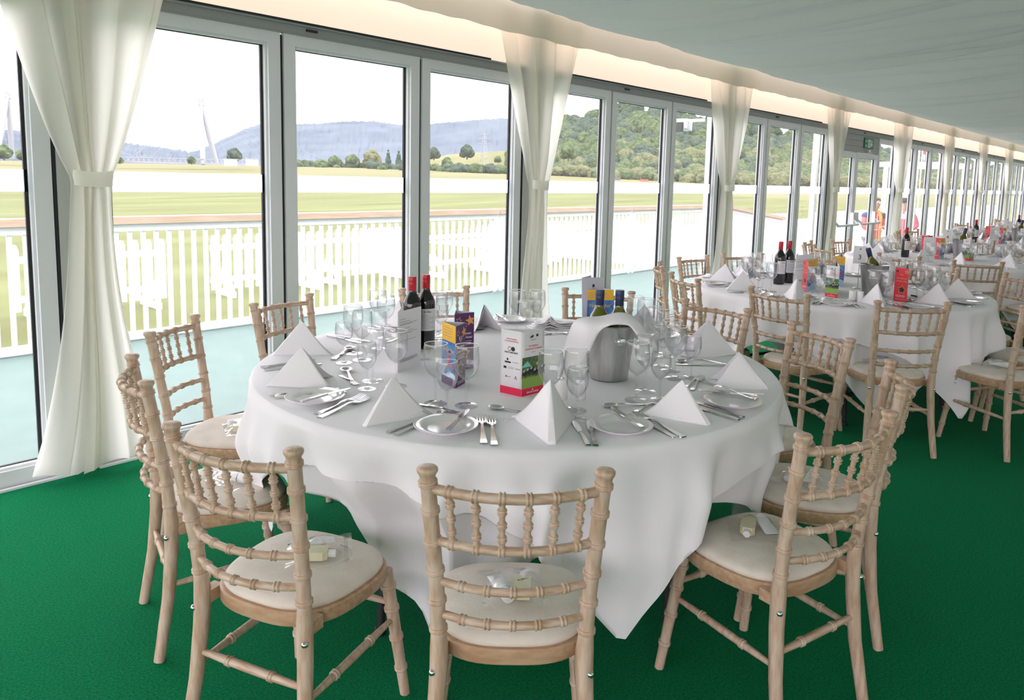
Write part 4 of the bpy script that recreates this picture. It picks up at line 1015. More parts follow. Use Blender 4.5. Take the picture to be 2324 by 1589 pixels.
P1 = [('bknife', (684, 925), (797, 895), 'plate butter knife', 'A', .0165, .0165), ('fork', (717, 941), (825, 900), 'inner fork', 'A'), ('fork', (724, 949), (838, 905), 'outer fork', 'A'),
      ('knife', (613, 899), (770, 884), 'inner knife', 'D'), ('knife', (623, 904), (787, 891), 'outer knife', 'D'), ('spoon', (802, 873), (783, 838), 'dessert spoon', 'D'), ('dfork', (772, 853), (803, 871), 'dessert fork', 'D'),
      ('spoon', (756, 818), (800, 790), 'dessert spoon', 'E'), ('dfork', (795, 798), (752, 818), 'dessert fork', 'E'), ('knife', (593, 836), (660, 826), 'inner knife', 'E'), ('knife', (600, 842), (670, 834), 'outer knife', 'E'),
      ('knife', (880, 984), (990, 944), 'inner knife', 'A'), ('knife', (898, 989), (1003, 946), 'outer knife', 'A'), ('dfork', (950, 918), (990, 928), 'dessert fork', 'A'), ('spoon', (1000, 924), (938, 921), 'dessert spoon', 'A'),
      ('bknife', (1016, 992), (1064, 944), 'plate butter knife', 'B', .0165, .0165), ('fork', (1098, 1008), (1091, 946), 'outer fork', 'B'), ('fork', (1122, 1012), (1112, 943), 'inner fork', 'B'),
      ('spoon', (1228, 944), (1132, 930), 'dessert spoon', 'B'), ('dfork', (1144, 954), (1222, 947), 'dessert fork', 'B'), ('knife', (1335, 1014), (1304, 961), 'inner knife', 'B'), ('bknife', (1352, 1014), (1334, 958), 'outer short knife', 'B'),
      ('bknife', (1458, 987), (1386, 938), 'plate butter knife', 'C', .0165, .0165), ('fork', (1532, 994), (1423, 946), 'outer fork', 'C'), ('fork', (1552, 994), (1437, 938), 'inner fork', 'C'),
      ('spoon', (1482, 918), (1409, 923), 'dessert spoon', 'C'), ('dfork', (1440, 936), (1486, 917), 'dessert fork', 'C'), ('knife', (1677, 956), (1590, 929), 'outer knife', 'C'), ('knife', (1687, 950), (1600, 920), 'inner knife', 'C'),
      ('knife', (1733, 912), (1584, 899), 'knife on the plate', 'K', .018, .018), ('fork', (1716, 918), (1594, 886), 'fork on the plate', 'K', .0165, .024),
      ('dfork', (1570, 887), (1600, 848), 'dessert fork', 'K'), ('dfork', (1555, 879), (1588, 858), 'small fork beside the dessert fork', 'K'), ('fork', (1650, 826), (1592, 818), 'inner fork', 'J'), ('knife', (1656, 832), (1586, 830), 'knife', 'J'), ('spoon', (1580, 808), (1548, 822), 'dessert spoon', 'J'),
      ('spoon', (1120, 735), (1086, 751), 'dessert spoon', 'G'), ('dfork', (1078, 748), (1134, 738), 'dessert fork', 'G'), ('bknife', (1128, 722), (1156, 738), 'plate butter knife', 'H', .0165, .0165), ('dfork', (1300, 757), (1245, 760), 'dessert fork', 'H'), ('spoon', (1236, 752), (1292, 761), 'dessert spoon', 'H')]
for r in P1:
    za, zb = (r[5], r[6]) if len(r) > 5 else (0, 0)
    piece(r[0], on(*r[1]), on(*r[2]), '%s %s' % (r[3], PH[r[4]]), za, zb)
setting(T[0], 98, PH['F'], 3, ('napkin', 'glass')); setting(T[0], 8, PH['I'], 5, ('napkin', 'glass'))

# --- the other tables
for kx, x, y, fc in CH2:
    a = math.degrees(math.atan2(y*S-T[1].y, x*S-T[1].x)); setting(T[1], a, '%s of the second table' % side_phrase(a), int(x*10), jit=0.01)
for k in (2, 3, 4, 5):
    for i, a in enumerate(far_ang[k]): setting(T[k], a, '%s of the %s table' % (side_phrase(a), ORD[k]), i+k*20, light=True)

# ------------------------------------------------------------------ bottles, bucket, cards
def wine_bottle(name, label, body, foil, red=True):
    o = thing(name, label, 'wine bottle'); g = MB()
    g.lathe([(0, 0.004), (0.028, 0.0), (0.0355, 0.003), (0.0368, 0.010), (0.0368, 0.178), (0.0355, 0.192), (0.030, 0.207), (0.022, 0.220), (0.0165, 0.232), (0.0146, 0.245), (0.0140, 0.270), (0.0140, 0.280)], 36); g.build('glass_body', body, o, angle=60)
    c = MB(); c.lathe([(0.0143, 0.232), (0.0152, 0.2335), (0.0152, 0.262), (0.0158, 0.264), (0.0158, 0.270), (0.0152, 0.272), (0.0158, 0.275), (0.0158, 0.292), (0.0145, 0.295), (0, 0.295)], 28); c.build('cap', foil, o, angle=40)
    if red:
        l = MB()
        def P(i, j): a = R(-62)+R(124)*i/20.0; return (0.0371*math.cos(a), 0.0371*math.sin(a), 0.075+0.088*j)
        l.grid(P, 21, 2); lo = l.build('label', M['label'], o, angle=180); lines = MB()
        for j in range(9):
            a0, a1 = R(-50), R(-50)+R(96)*(0.95 if j % 3 else 0.6)
            lines.grid(lambda i, q: (0.0374*math.cos(lerp(a0, a1, i/12.0)), 0.0374*math.sin(lerp(a0, a1, i/12.0)), 0.136-0.0062*j+0.0012*q), 13, 2)
        lines.build('printed_lines', M['ink_grey'], lo, angle=180)
        text('lettering', 'de Gras', 0.012, face_mtx((0.0376, -0.004, 0.152), (0, 1, 0), (0, 0, 1)), M['ink'], lo, sx=0.8, shear=0.3)
    return o
bot0 = wine_bottle('wine_bottle', 'red-capped wine bottle half hidden behind the tall white menu on the nearest table', M['darkglass'], M['redfoil'])
bot0.location = on(935, 797); bot0.rotation_euler = (0, 0, R(-128)); bot0['group'] = 'red wine bottles'
dup(bot0, on(966, 789), R(-118), 'red-capped wine bottle showing its label right of the tall white menu')
dup(bot0, on(1767, 645), R(-120), 'left red-capped wine bottle of the pair on the second table'); dup(bot0, on(1787, 642), R(-120), 'right red-capped wine bottle of the pair on the second table')
for k in (2, 3, 4): dup(bot0, T[k]+Vector((-0.22, 0.34, ZT)), R(-120), 'red-capped wine bottle standing on the %s table' % ORD[k])
white0 = wine_bottle('wine_bottle', 'x', M['greenglass'], M['navyfoil'], False)

def ice_bucket(label):
    o = thing('ice_bucket', label, 'ice bucket', (0, 0, 0), 0, 'steel ice buckets'); b = MB()
    b.lathe([(0, 0.0), (0.060, 0.0), (0.0655, 0.004), (0.067, 0.012), (0.0735, 0.07), (0.083, 0.15), (0.088, 0.182), (0.092, 0.190), (0.093, 0.194), (0.0905, 0.197), (0.087, 0.194), (0.0845, 0.184), (0.080, 0.15), (0.070, 0.07), (0.063, 0.012), (0, 0.009)], 56).build('pail', M['bucket'], o, angle=40)
    for s in (0, 1):
        k = MB(); a = s*PI; d = Vector((math.cos(a), math.sin(a), 0)); z = Vector((0, 0, 0.150))
        k.tube([d*0.082+z, d*0.090+z, d*0.098+z, d*0.104+z, d*0.111+z, d*0.1165+z, d*0.118+z], [0.013, 0.007, 0.006, 0.012, 0.0155, 0.012, 0.004], 20); k.build('knob', M['chrome'], o)
    return o
bk = on(1381, 858); toc = Vector((-bk.x, -bk.y, 0)).normalized(); rt = Vector((-toc.y, toc.x, 0))*1
buck0 = ice_bucket('steel ice bucket draped with a napkin on the nearest table'); buck0.location = bk
kd = (toc*0.93+rt*0.36); buck0.rotation_euler = (0, 0, math.atan2(kd.y, kd.x))
b2 = on(1981, 670); dup(buck0, b2, R(-128), 'steel ice bucket with a slanting bottle on the second table')
for k in (2, 3): dup(buck0, T[k]+Vector((0.05, -0.1, ZT)), R(-100), 'steel ice bucket standing on the %s table' % ORD[k])
white0.location = bk+rt*-0.040+toc*-0.02+Vector((0, 0, 0.012)); white0['label'] = 'left navy-capped white wine bottle in the napkin-draped ice bucket'; white0['group'] = 'navy-capped wine bottles'
dup(white0, bk+rt*0.028+toc*-0.025+Vector((0, 0, 0.012)), 0, 'right navy-capped white wine bottle in the napkin-draped ice bucket')
dl = (Vector((-0.35, 0.55, 0))).normalized()
dup(white0, b2+Vector((0.028, -0.03, 0.018)), label='navy-capped bottle slanting in the second table\'s ice bucket', rot=(R(-14), R(-12), 0))
dup(white0, T[2]+Vector((0.03, -0.07, ZT+0.018)), label='navy-capped bottle slanting in the third table\'s ice bucket', rot=(R(8), R(12), 0))
dup(white0, T[3]+Vector((0.05, -0.08, ZT+0.018)), label='navy-capped bottle slanting in the fourth table\'s ice bucket', rot=(R(8), R(10), 0))
# napkin laid over the front of the bucket
dist0 = Vector((bk.x, bk.y, 0)).length
def bp(px, py, nn):
    d = ray(px, py); k = (dist0-nn)/math.hypot(d.x, d.y); q = d*k+Vector((0, 0, H)); return q
UE = [(1268, 842, .045), (1280, 790, .06), (1300, 735, .075), (1322, 722, .062), (1362, 719, .03), (1405, 710, .02), (1436, 718, .035), (1458, 742, .055), (1474, 770, .075), (1480, 786, .085)]
LE = [(1316, 826, .085), (1334, 806, .098), (1350, 772, .110), (1364, 750, .112), (1384, 738, .112), (1405, 736, .110), (1428, 739, .108), (1440, 752, .108), (1449, 770, .108), (1455, 786, .108)]
def poly_at(L, t):
    t *= len(L)-1; i = min(int(t), len(L)-2); f = t-i
    p = [Vector(L[max(0, min(len(L)-1, k))]) for k in (i-1, i, i+1, i+2)]
    return 0.5*((2*p[1])+(-p[0]+p[2])*f+(2*p[0]-5*p[1]+4*p[2]-p[3])*f*f+(-p[0]+3*p[1]-3*p[2]+p[3])*f**3)
dr = MB()
def DP(i, j):
    a = poly_at(UE, i/39.0); b = poly_at(LE, i/39.0); t = j/9.0; q = a.lerp(b, t); q.z += 0.010*math.sin(PI*t)+0.003*math.sin(i*0.5+t*5)
    return bp(q.x, q.y, q.z)
dr.grid(DP, 40, 10); do = dr.build('draped_napkin', M['napkin'], None, angle=60); md = do.modifiers.new('thickness', 'SOLIDIFY'); md.thickness = 0.005; md.offset = 0
do.location = bk
for vtx in do.data.vertices: vtx.co -= bk
tag(do, 'white napkin draped over the rim of the nearest ice bucket', 'napkin', 'napkins on the ice buckets')
n2 = dup(do, b2, R(75), 'white napkin draped over the second table\'s ice bucket'); 

def cylinder_pot(label):
    o = thing('salt_shaker', label, 'salt shaker', (0, 0, 0), 0, 'white salt and pepper shakers'); MB().lathe([(0, 0), (0.0195, 0), (0.0205, 0.0015), (0.0205, 0.060), (0.019, 0.064), (0.0, 0.066)], 28).build('pot', M['porcelain'], o)
    h = MB()
    for k in range(5): h.lathe([(0, 0.0655), (0.0011, 0.0655), (0.0011, 0.0668), (0, 0.0668)], 8, (0.006*math.cos(k*1.26), 0.006*math.sin(k*1.26), 0))
    h.build('pour_holes', M['ink'], o); return o
ss = cylinder_pot('white shaker behind the front centre setting\'s glasses, left of the pair'); ss.location = on(1273, 905)
for p, lb in ((on(1314, 904), 'white shaker behind the front centre setting\'s glasses, right of the pair'), (on(1934, 684), 'left white shaker of the pair on the second table'), (on(1951, 685), 'right white shaker of the pair on the second table')): dup(ss, p, 0, lb)

# --- printed three-sided table tents: faces described in (u, v) from bottom left
def prism_card(name, pts, h, label, faces, base=M['paper'], group='three-sided printed table tents', th=0.0006):
    """pts: three bottom corners counter-clockwise from above; faces: list of (edge index, painter)"""
    c = sum(pts, Vector())/3; o = thing(name, label, 'table tent', c, 0, group)
    q = [p-c for p in pts]
    for i in range(3):
        a, b = q[i], q[(i+1) % 3]; w = (b-a).length; u = (b-a)/w; n = u.cross(Vector((0, 0, 1)))
        # gently bowed card panel
        f = MB(); N = 9
        mid = lambda t: a.lerp(b, t)
        f.grid(lambda x, y: tuple(mid(x/(N-1.0))+Vector((0, 0, h*y))), N, 2)
        pf = f.build('panel', base, o, angle=180); md = pf.modifiers.new('thickness', 'SOLIDIFY'); md.thickness = th; md.offset = -1
        for fi, painter in faces:
            if fi == i: painter(pf, face_mtx(a, u, (0, 0, 1), 0.0006), w, h)
    return o
def rect(par, F, x0, y0, x1, y1, ma, nm='printed_block', lift=0.0):
    return MB().prism([(x0, y0), (x1, y0), (x1, y1), (x0, y1)], lift, lift+0.0003, F).build(nm, ma, par, smooth=False)
def star(par, F, cx, cy_, r, ma, ri=0.45, rot=0.0, nm='printed_star', lift=0.0003):
    pl = [(cx+(r if k % 2 == 0 else r*ri)*math.sin(rot+PI*k/5), cy_+(r if k % 2 == 0 else r*ri)*math.cos(rot+PI*k/5)) for k in range(10)]
    return MB().prism(pl, lift, lift+0.0003, F).build(nm, ma, par, smooth=False)
def lines(par, F, rows, x0, w, ma, hgt=0.0016, lift=0.0002, nm='printed_lines', center=False):
    b = MB()
    for y, f in rows:
        a = x0+(w*(1-f)/2 if center else 0); b.prism([(a, y), (a+w*f, y), (a+w*f, y+hgt), (a, y+hgt)], lift, lift+0.0002, F)
    return b.build(nm, ma, par, smooth=False)
def TX(F, x, y, z=0.0004): return F @ Matrix.Translation((x, y, z))
def paint_purple(par, F, w, h):
    rect(par, F, 0, 0, w, h, M['purple'])
    star(par, F, w*0.22, h*0.875, w*0.17, M['gold'], rot=0.25); star(par, F, w*0.22, h*0.875, w*0.115, M['purple'], rot=0.25, lift=0.0006)
    star(par, F, w*0.80, h*0.86, w*0.26, M['copper'], rot=-0.2); star(par, F, w*0.80, h*0.86, w*0.11, M['gold'], rot=0.3, lift=0.0006)
    text('lettering', 'ICC', w*0.21, TX(F, w*0.47, h*0.78), M['white_ink'], par); text('lettering', 'WALES', w*0.07, TX(F, w*0.47, h*0.735), M['white_ink'], par)
    text('lettering', 'The Ultimate', w*0.165, TX(F, w*0.47, h*0.64), M['white_ink'], par, shear=0.25, sx=0.85); text('lettering', 'Christmas Festival', w*0.165, TX(F, w*0.49, h*0.57), M['white_ink'], par, shear=0.25, sx=0.68)
    lines(par, F, [(h*0.50, 0.9), (h*0.47, 0.8), (h*0.445, 0.85)], w*0.08, w*0.85, M['white_ink'], h*0.006, 0.0004, center=True)
    star(par, F, w*0.5, h*0.30, w*0.33, M['gold'], 0.5, 0.1); star(par, F, w*0.5, h*0.30, w*0.24, M['purple'], 0.5, 0.1, lift=0.0006)
    lines(par, F, [(h*0.08, 0.9), (h*0.06, 0.7), (h*0.04, 0.8)], w*0.08, w*0.85, M['white_ink'], h*0.005, 0.0004, center=True)
def paint_show(par, F, w, h):
    rect(par, F, 0, 0, w, h, M['blue']); rect(par, F, 0, h*0.72, w, h, M['yellow'], lift=0.0003)
    lines(par, F, [(h*0.93, 0.8), (h*0.885, 0.85), (h*0.84, 0.75), (h*0.795, 0.8)], w*0.06, w*0.85, M['ink_grey'], h*0.008, 0.0006)
    text('lettering', 'Nutcracker', w*0.21, TX(F, w*0.5, h*0.575), M['yellow'], par, sx=0.85)
    b = MB()
    for pl in ([(0.45, 0.36), (0.62, 0.40), (0.66, 0.50), (0.52, 0.50)], [(0.50, 0.37), (0.22, 0.27), (0.25, 0.24), (0.56, 0.33)], [(0.60, 0.38), (0.88, 0.31), (0.88, 0.28), (0.58, 0.33)], [(0.54, 0.48), (0.30, 0.54), (0.31, 0.51), (0.54, 0.45)]): b.prism([(x*w, y*h) for x, y in pl], 0.0003, 0.0005, F)
    b.build('printed_dancer', M['red'], par, smooth=False); rect(par, F, w*0.54, h*0.50, w*0.64, h*0.535, M['skin'], lift=0.0003); rect(par, F, w*0.52, h*0.535, w*0.66, h*0.57, M['ink'], lift=0.0006)
    b = MB(); b.prism([(0, 0.0), (w, 0.0), (w, h*0.20), (w*0.6, h*0.24), (w*0.25, h*0.16), (0, h*0.2)], 0.0003, 0.0005, F); b.build('printed_snow', M['pale_blue'], par, smooth=False)
def paint_icc_foot(par, F, w, h): 
    paint_show(par, F, w, h)
    rect(par, F, 0, 0, w, h*0.13, M['purple'], lift=0.0006); text('lettering', 'ICC', w*0.17, TX(F, w*0.5, h*0.19, 0.0007), M['purple'], par)
def paint_sponsors(par, F, w, h):
    rect(par, F, 0, 0, w, h*0.115, M['crimson'])
    text('lettering', 'WITH THANKS', w*0.072, TX(F, w*0.5, h*0.865), M['ink_red'], par); text('lettering', 'TO OUR SPONSORS', w*0.072, TX(F, w*0.5, h*0.83), M['ink_red'], par)
    for cx in (0.42, 0.58):
        pl = [(w*(cx+0.085*math.cos(a)), h*0.715+w*0.085*math.sin(a)) for a in [2*PI*k/20 for k in range(20)]]; MB().prism(pl, 0.0002, 0.0004, F).build('printed_logo', M['ink'], par, smooth=False)
    pl = [(w*(0.42+0.065*math.cos(a)), h*0.715+w*0.065*math.sin(a)) for a in [2*PI*k/20 for k in range(20)]]; MB().prism(pl, 0.0005, 0.0006, F).build('printed_logo', M['paper'], par, smooth=False)
    text('lettering', 'MOTORPOINT', w*0.095, TX(F, w*0.5, h*0.655), M['ink'], par)
    lines(par, F, [(h*0.60, 0.12)], w*0.44, w*0.9, M['ink_grey'], h*0.004)
    rect(par, F, w*0.20, h*0.49, w*0.48, h*0.515, M['ink']); rect(par, F, w*0.29, h*0.53, w*0.36, h*0.565, M['ink']); rect(par, F, w*0.56, h*0.505, w*0.84, h*0.512, M['ink_grey'])
    rect(par, F, w*0.15, h*0.40, w*0.28, h*0.435, M['ink']); lines(par, F, [(h*0.425, 0.25), (h*0.405, 0.25)], w*0.38, w, M['ink_grey'], h*0.006); rect(par, F, w*0.70, h*0.41, w*0.93, h*0.42, M['ink_grey'])
    rect(par, F, w*0.25, h*0.265, w*0.30, h*0.29, M['ink']); rect(par, F, w*0.32, h*0.27, w*0.48, h*0.28, M['ink_grey']); rect(par, F, w*0.65, h*0.255, w*0.80, h*0.265, M['ink_grey']); rect(par, F, w*0.70, h*0.275, w*0.75, h*0.295, M['ink'])
def paint_race(par, F, w, h):
    rect(par, F, 0, 0, w, h*0.115, M['crimson']); text('lettering', 'RACECOURSE', w*0.085, TX(F, w*0.5, h*0.045), M['white_ink'], par); rect(par, F, w*0.48, h*0.07, w*0.52, h*0.095, M['white_ink'], lift=0.0003)
    b = MB(); b.prism([(w*x, h*y) for x, y in ((0.36, 0.885), (0.42, 0.90), (0.47, 0.89), (0.50, 0.935), (0.46, 0.925), (0.43, 0.935), (0.40, 0.92), (0.34, 0.91))], 0.0002, 0.0004, F); b.build('printed_horse_logo', M['ink'], par, smooth=False)
    pl = [(w*(0.66+0.05*math.cos(a)), h*0.92+w*0.05*math.sin(a)) for a in [2*PI*k/16 for k in range(16)]]; MB().prism(pl, 0.0002, 0.0004, F).build('printed_logo', M['ink'], par, smooth=False)
    lines(par, F, [(h*0.865, 0.45), (h*0.85, 0.3)], w*0.2, w*0.6, M['ink_grey'], h*0.005, center=True)
    text('lettering', 'MY SUNDAY', w*0.078, TX(F, w*0.5, h*0.765), M['ink_red'], par); text('lettering', 'HOSPITALITY PAVILION', w*0.078, TX(F, w*0.5, h*0.72), M['ink_red'], par, sx=0.9); lines(par, F, [(h*0.665, 0.3)], w*0.2, w*0.6, M['ink_grey'], h*0.006, center=True)
    rect(par, F, 0, h*0.115, w, h*0.31, M['turf_print']); rect(par, F, 0, h*0.31, w, h*0.60, M['hedge_print'])
    b = MB(); b.prism([(0, h*0.45), (w*0.42, h*0.45), (w*0.32, h*0.50), (w*0.24, h*0.535), (w*0.10, h*0.495), (0, h*0.475)], 0.0005, 0.0007, F); b.build('printed_tent', M['tent_print'], par, smooth=False)
    b = MB(); rn = random.Random(5)
    for k in range(6):
        cx, cy_, s = w*(0.08+0.165*k), h*(0.335+0.015*(k % 3)), w*(0.10+0.018*(k % 3))
        b.prism([(cx-s, cy_), (cx-0.7*s, cy_+s*0.55), (cx+0.4*s, cy_+0.6*s), (cx+0.75*s, cy_+1.25*s), (cx+1.05*s, cy_+1.1*s), (cx+0.8*s, cy_+0.3*s), (cx+0.5*s, cy_-0.15*s), (cx-0.6*s, cy_-0.1*s)], 0.0006, 0.0008, F)
        for lx, dx in ((-0.8, -0.25), (-0.5, 0.15), (0.35, -0.2), (0.6, 0.3)): b.prism([(cx+lx*s, cy_), (cx+(lx+dx)*s, cy_-1.25*s), (cx+(lx+dx+0.13)*s, cy_-1.25*s), (cx+(lx+0.24)*s, cy_)], 0.0006, 0.0008, F)
    b.build('printed_horses', M['horse_print'], par, smooth=False); b = MB()
    for k in range(6):
        cx, cy_, s = w*(0.08+0.165*k), h*(0.375+0.015*(k % 3)), w*0.05
        b.prism([(cx-s, cy_+0.2*s), (cx+0.6*s, cy_), (cx+0.9*s, cy_+1.5*s), (cx-0.1*s, cy_+1.6*s)], 0.0009, 0.0010, F)
    b.build('printed_jockeys', M['pale_blue'], par, smooth=False); rect(par, F, w*0.64, h*0.46, w*0.74, h*0.50, M['yellow'], lift=0.0009)
def paint_red(par, F, w, h):
    rect(par, F, 0, 0, w, h, M['red']); star(par, F, w*0.15, h*0.90, w*0.15, M['horse_print']); star(par, F, w*0.86, h*0.89, w*0.17, M['gold']); star(par, F, w*0.86, h*0.89, w*0.10, M['red'], lift=0.0006)
    text('lettering', 'ICC', w*0.16, TX(F, w*0.5, h*0.80), M['copper'], par); text('lettering', 'The Ultimate', w*0.15, TX(F, w*0.5, h*0.69), M['gold'], par, shear=0.25); text('lettering', 'Christmas Party', w*0.15, TX(F, w*0.5, h*0.61), M['gold'], par, shear=0.25, sx=0.85)
    star(par, F, w*0.58, h*0.36, w*0.36, M['gold'], 0.5, 0.1); star(par, F, w*0.58, h*0.36, w*0.30, M['horse_print'], 0.5, 0.1, lift=0.0006)
    lines(par, F, [(h*0.19, 0.8), (h*0.165, 0.9), (h*0.14, 0.7), (h*0.07, 0.9)], w*0.08, w*0.84, M['paper'], h*0.006, 0.0004, center=True)
HC = 0.205
def tri3(front, right, left): return [on(*front), on(*right), on(*left)]
# camera-facing edges: 0 = front->right, 2 = left->front
def third(a, b):
    """third corner behind edge a->b of an equilateral-ish tent seen along the edge"""
    d = b-a; n = Vector((-d.y, d.x, 0)).normalized(); return (a+b)/2+n*d.length*0.8
rc = prism_card('table_tent', tri3((1183, 901), (1232, 889), (1135, 890)), 0.207, 'white and crimson racing table tent at the middle of the nearest table', [(0, paint_race), (2, paint_sponsors)])
pf = on(1033, 882); pr_ = on(1055, 869); pl_ = on(1003, 866)
pu = prism_card('table_tent', [pf, pr_, pl_], HC, 'front purple table tent with a blue and yellow side on the nearest table', [(0, paint_purple), (2, paint_icc_foot)], M['paper_lilac'])
a_, b_ = on(1030, 842), on(1074, 836)
pu2 = prism_card('table_tent', [a_, b_, third(a_, b_)], HC, 'rear purple table tent behind the other purple one on the nearest table', [(0, paint_purple)], M['paper_lilac'])
a_, b_ = on(1331, 742), on(1390, 742)
prism_card('table_tent', [a_, b_, third(a_, b_)], HC*0.86, 'yellow-topped table tent behind the two navy-capped bottles', [(0, paint_show)])
prism_card('table_tent', [on(1830, 664), on(1851, 655), on(1820, 660)], HC, 'red and blue skiing-dancer table tent on the second table', [(0, paint_show), (2, paint_red)])
prism_card('table_tent', [on(1872, 672), on(1901, 677), on(1895, 660)], HC*0.95, 'small white racing table tent on the second table', [(0, paint_race)])
prism_card('table_tent', [on(1893, 649), on(1914, 651), on(1906, 640)], HC, 'yellow-topped blue table tent behind the second table\'s racing tent', [(0, paint_show)])
prism_card('table_tent', [on(2027, 683), on(2057, 687), on(2056, 672)], HC, 'all-red starry table tent on the second table', [(0, paint_red), (1, paint_red)])
for k in (2, 3, 4):
    for nm, dx, dy, pa, w in (('red-edged blue and yellow table tent on the %s table', -0.12, 0.06, (paint_show, paint_red), 0.085), ('white racing table tent on the %s table', -0.05, -0.18, (paint_race, paint_race), 0.09), ('plain red table tent on the %s table', 0.16, 0.24, (paint_red, paint_red), 0.09)):
        c = T[k]+Vector((dx, dy, ZT+0.0006)); f = Vector((-0.93, -0.35, 0)); s = Vector((0.35, -0.93, 0))
        prism_card('table_tent', [c+f*w*0.5, c+s*w*0.55-f*w*0.3, c-s*w*0.55-f*w*0.3], HC, nm % ORD[k], [(0, pa[0]), (2, pa[1])])

# --- folded menus
def menu(name, a, b, h, label, open_deg=35, ma=M['paper'], flip=1, logo=False, lean=0.0, floral=False):
    """front leaf stands from a to b (b is the right edge); the second leaf swings back from one edge"""
    c = (a+b)/2; o = thing(name, label, 'menu card', c, 0, 'folded menu cards'); p, q = a-c, b-c; u = (q-p).normalized(); w = (q-p).length; n = u.cross(Vector((0, 0, 1)))
    up = (Vector((0, 0, 1))*math.cos(lean)-n*math.sin(lean))
    def leaf(p0, uu, nm):
        nn = uu.cross(up); mm = Matrix((uu, up, nn)).transposed().to_4x4(); mm.translation = p0
        return MB().prism([(0, 0), (w, 0), (w, h), (0, h)], -0.0008, 0, mm).build(nm, ma, o, smooth=False), mm
    fr, F = leaf(p, u, 'front_leaf'); F = F @ Matrix.Translation((0, 0, 0.0002))
    ub = Matrix.Rotation(R(open_deg)*flip, 3, 'Z') @ (u*(1 if flip > 0 else -1)); leaf2 = MB(); pb = p if flip > 0 else q
    nn = ub.cross(up); mm = Matrix((ub, up, nn)).transposed().to_4x4(); mm.translation = pb-n*0.001; bl_ = leaf2.prism([(0, 0), (w, 0), (w, h), (0, h)], -0.0008, 0, mm).build('back_leaf', ma, o, smooth=False)
    if logo:
        MB().prism([(w*x, h*y) for x, y in ((0.46, 0.80), (0.56, 0.80), (0.58, 0.85), (0.50, 0.87), (0.47, 0.84))], 0, 0.0003, F).build('printed_emblem', M['ink'], fr, smooth=False)
        lines(fr, F, [(h*0.765, 0.55), (h*0.745, 0.4)], w*0.1, w*0.8, M['ink_grey'], h*0.006, center=True)
    else:
        lines(fr, F, [(h*0.86, .28), (h*0.815, .5), (h*0.78, .85), (h*0.765, .6), (h*0.70, .5), (h*0.66, .65), (h*0.63, .85), (h*0.61, .6), (h*0.50, .8), (h*0.20, .85), (h*0.185, .9), (h*0.17, .85), (h*0.155, .7)], w*0.08, w*0.86, M['ink_red' if False else 'ink_grey'], h*0.006)
    if floral: MB().prism([(0.0, 0), (w*0.22, 0), (w*0.05, h*0.16), (0, h*0.14)], 0.0003, 0.0005, mm).build('printed_flower', M['ink_red'], bl_, smooth=False)
    return o
menu('menu_card', on(903, 847), on(955, 827), 0.215, 'tall white menu in front of the two red wine bottles', 26, floral=True)
menu('menu_card', on(1322, 741), on(1372, 738), 0.228, 'lilac-grey menu with small emblem leaning behind the ice bucket', 40, M['paper_lilac'], 1, True, 0.10)
menu('menu_card', on(1802, 651), on(1840, 647), 0.215, 'white menu card beside the second table\'s red wine bottles', 30)
for k in (2, 3, 4): menu('menu_card', T[k]+Vector((-0.30, 0.16, ZT)), T[k]+Vector((-0.24, 0.07, ZT)), 0.215, 'white menu card standing on the %s table' % ORD[k], 30)
def number_card(p, num, label, rz):
    o = thing('number_stand', label, 'table number', p, rz, 'table number stands'); MB().lathe([(0, 0), (0.032, 0), (0.034, 0.003), (0.01, 0.010), (0.003, 0.016)], 28).build('base', M['chrome'], o); MB().tube([(0, 0, 0.01), (0, 0, 0.20)], 0.0022, 8).build('stem', M['chrome'], o)
    F = face_mtx((0, -0.004, 0.17), (1, 0, 0), (0, 0, 1)); cp = MB().prism([(-0.041, 0), (0.041, 0), (0.041, 0.118), (-0.041, 0.118)], -0.001, 0, F).build('card', M['paper'], o, smooth=False)
    text('lettering', num, 0.046, F @ Matrix.Translation((0, 0.042, 0.0002)), M['ink'], cp); MB().prism([(-0.005, 0.092), (0.006, 0.092), (0.006, 0.102), (-0.002, 0.104)], 0, 0.0003, F).build('printed_emblem', M['ink_grey'], cp, smooth=False); return o
p = on(1946, 655); number_card(p, '3', 'table number card reading 3 on the second table', R(-65))
for k, nm in ((2, '4'), (3, '5')): number_card(T[k]+Vector((-0.02, 0.02, ZT)), nm, 'table number card standing on the %s table' % ORD[k], R(-72))
pn = thing('pen', 'black pen lying beside the all-red table tent on the second table', 'pen'); a_, b_ = on(2068, 672), on(2083, 675); pn.location = a_
MB().tube([(0, 0, 0.005), (b_-a_)*0.9+Vector((0, 0, 0.005))], 0.0048, 10).build('barrel', M['ink'], pn); MB().tube([(b_-a_)*0.9+Vector((0, 0, 0.005)), (b_-a_)+Vector((0, 0, 0.005))], [0.004, 0.001], 10).build('tip', M['chrome'], pn)
lf = thing('leaflet', 'small printed leaflet lying right of the tall white menu', 'leaflet', on(957, 816), R(-30)); pg = MB().box((0, 0, 0.0006), (0.075, 0.05, 0.001)).build('sheet', M['paper'], lf, smooth=False)
lines(pg, face_mtx((-0.03, -0.02, 0.0011), (1, 0, 0), (0, 1, 0), 0.0001), [(0.004, 1), (0.012, 0.9), (0.02, 1)], 0, 0.06, M['purple'], 0.003, 0)

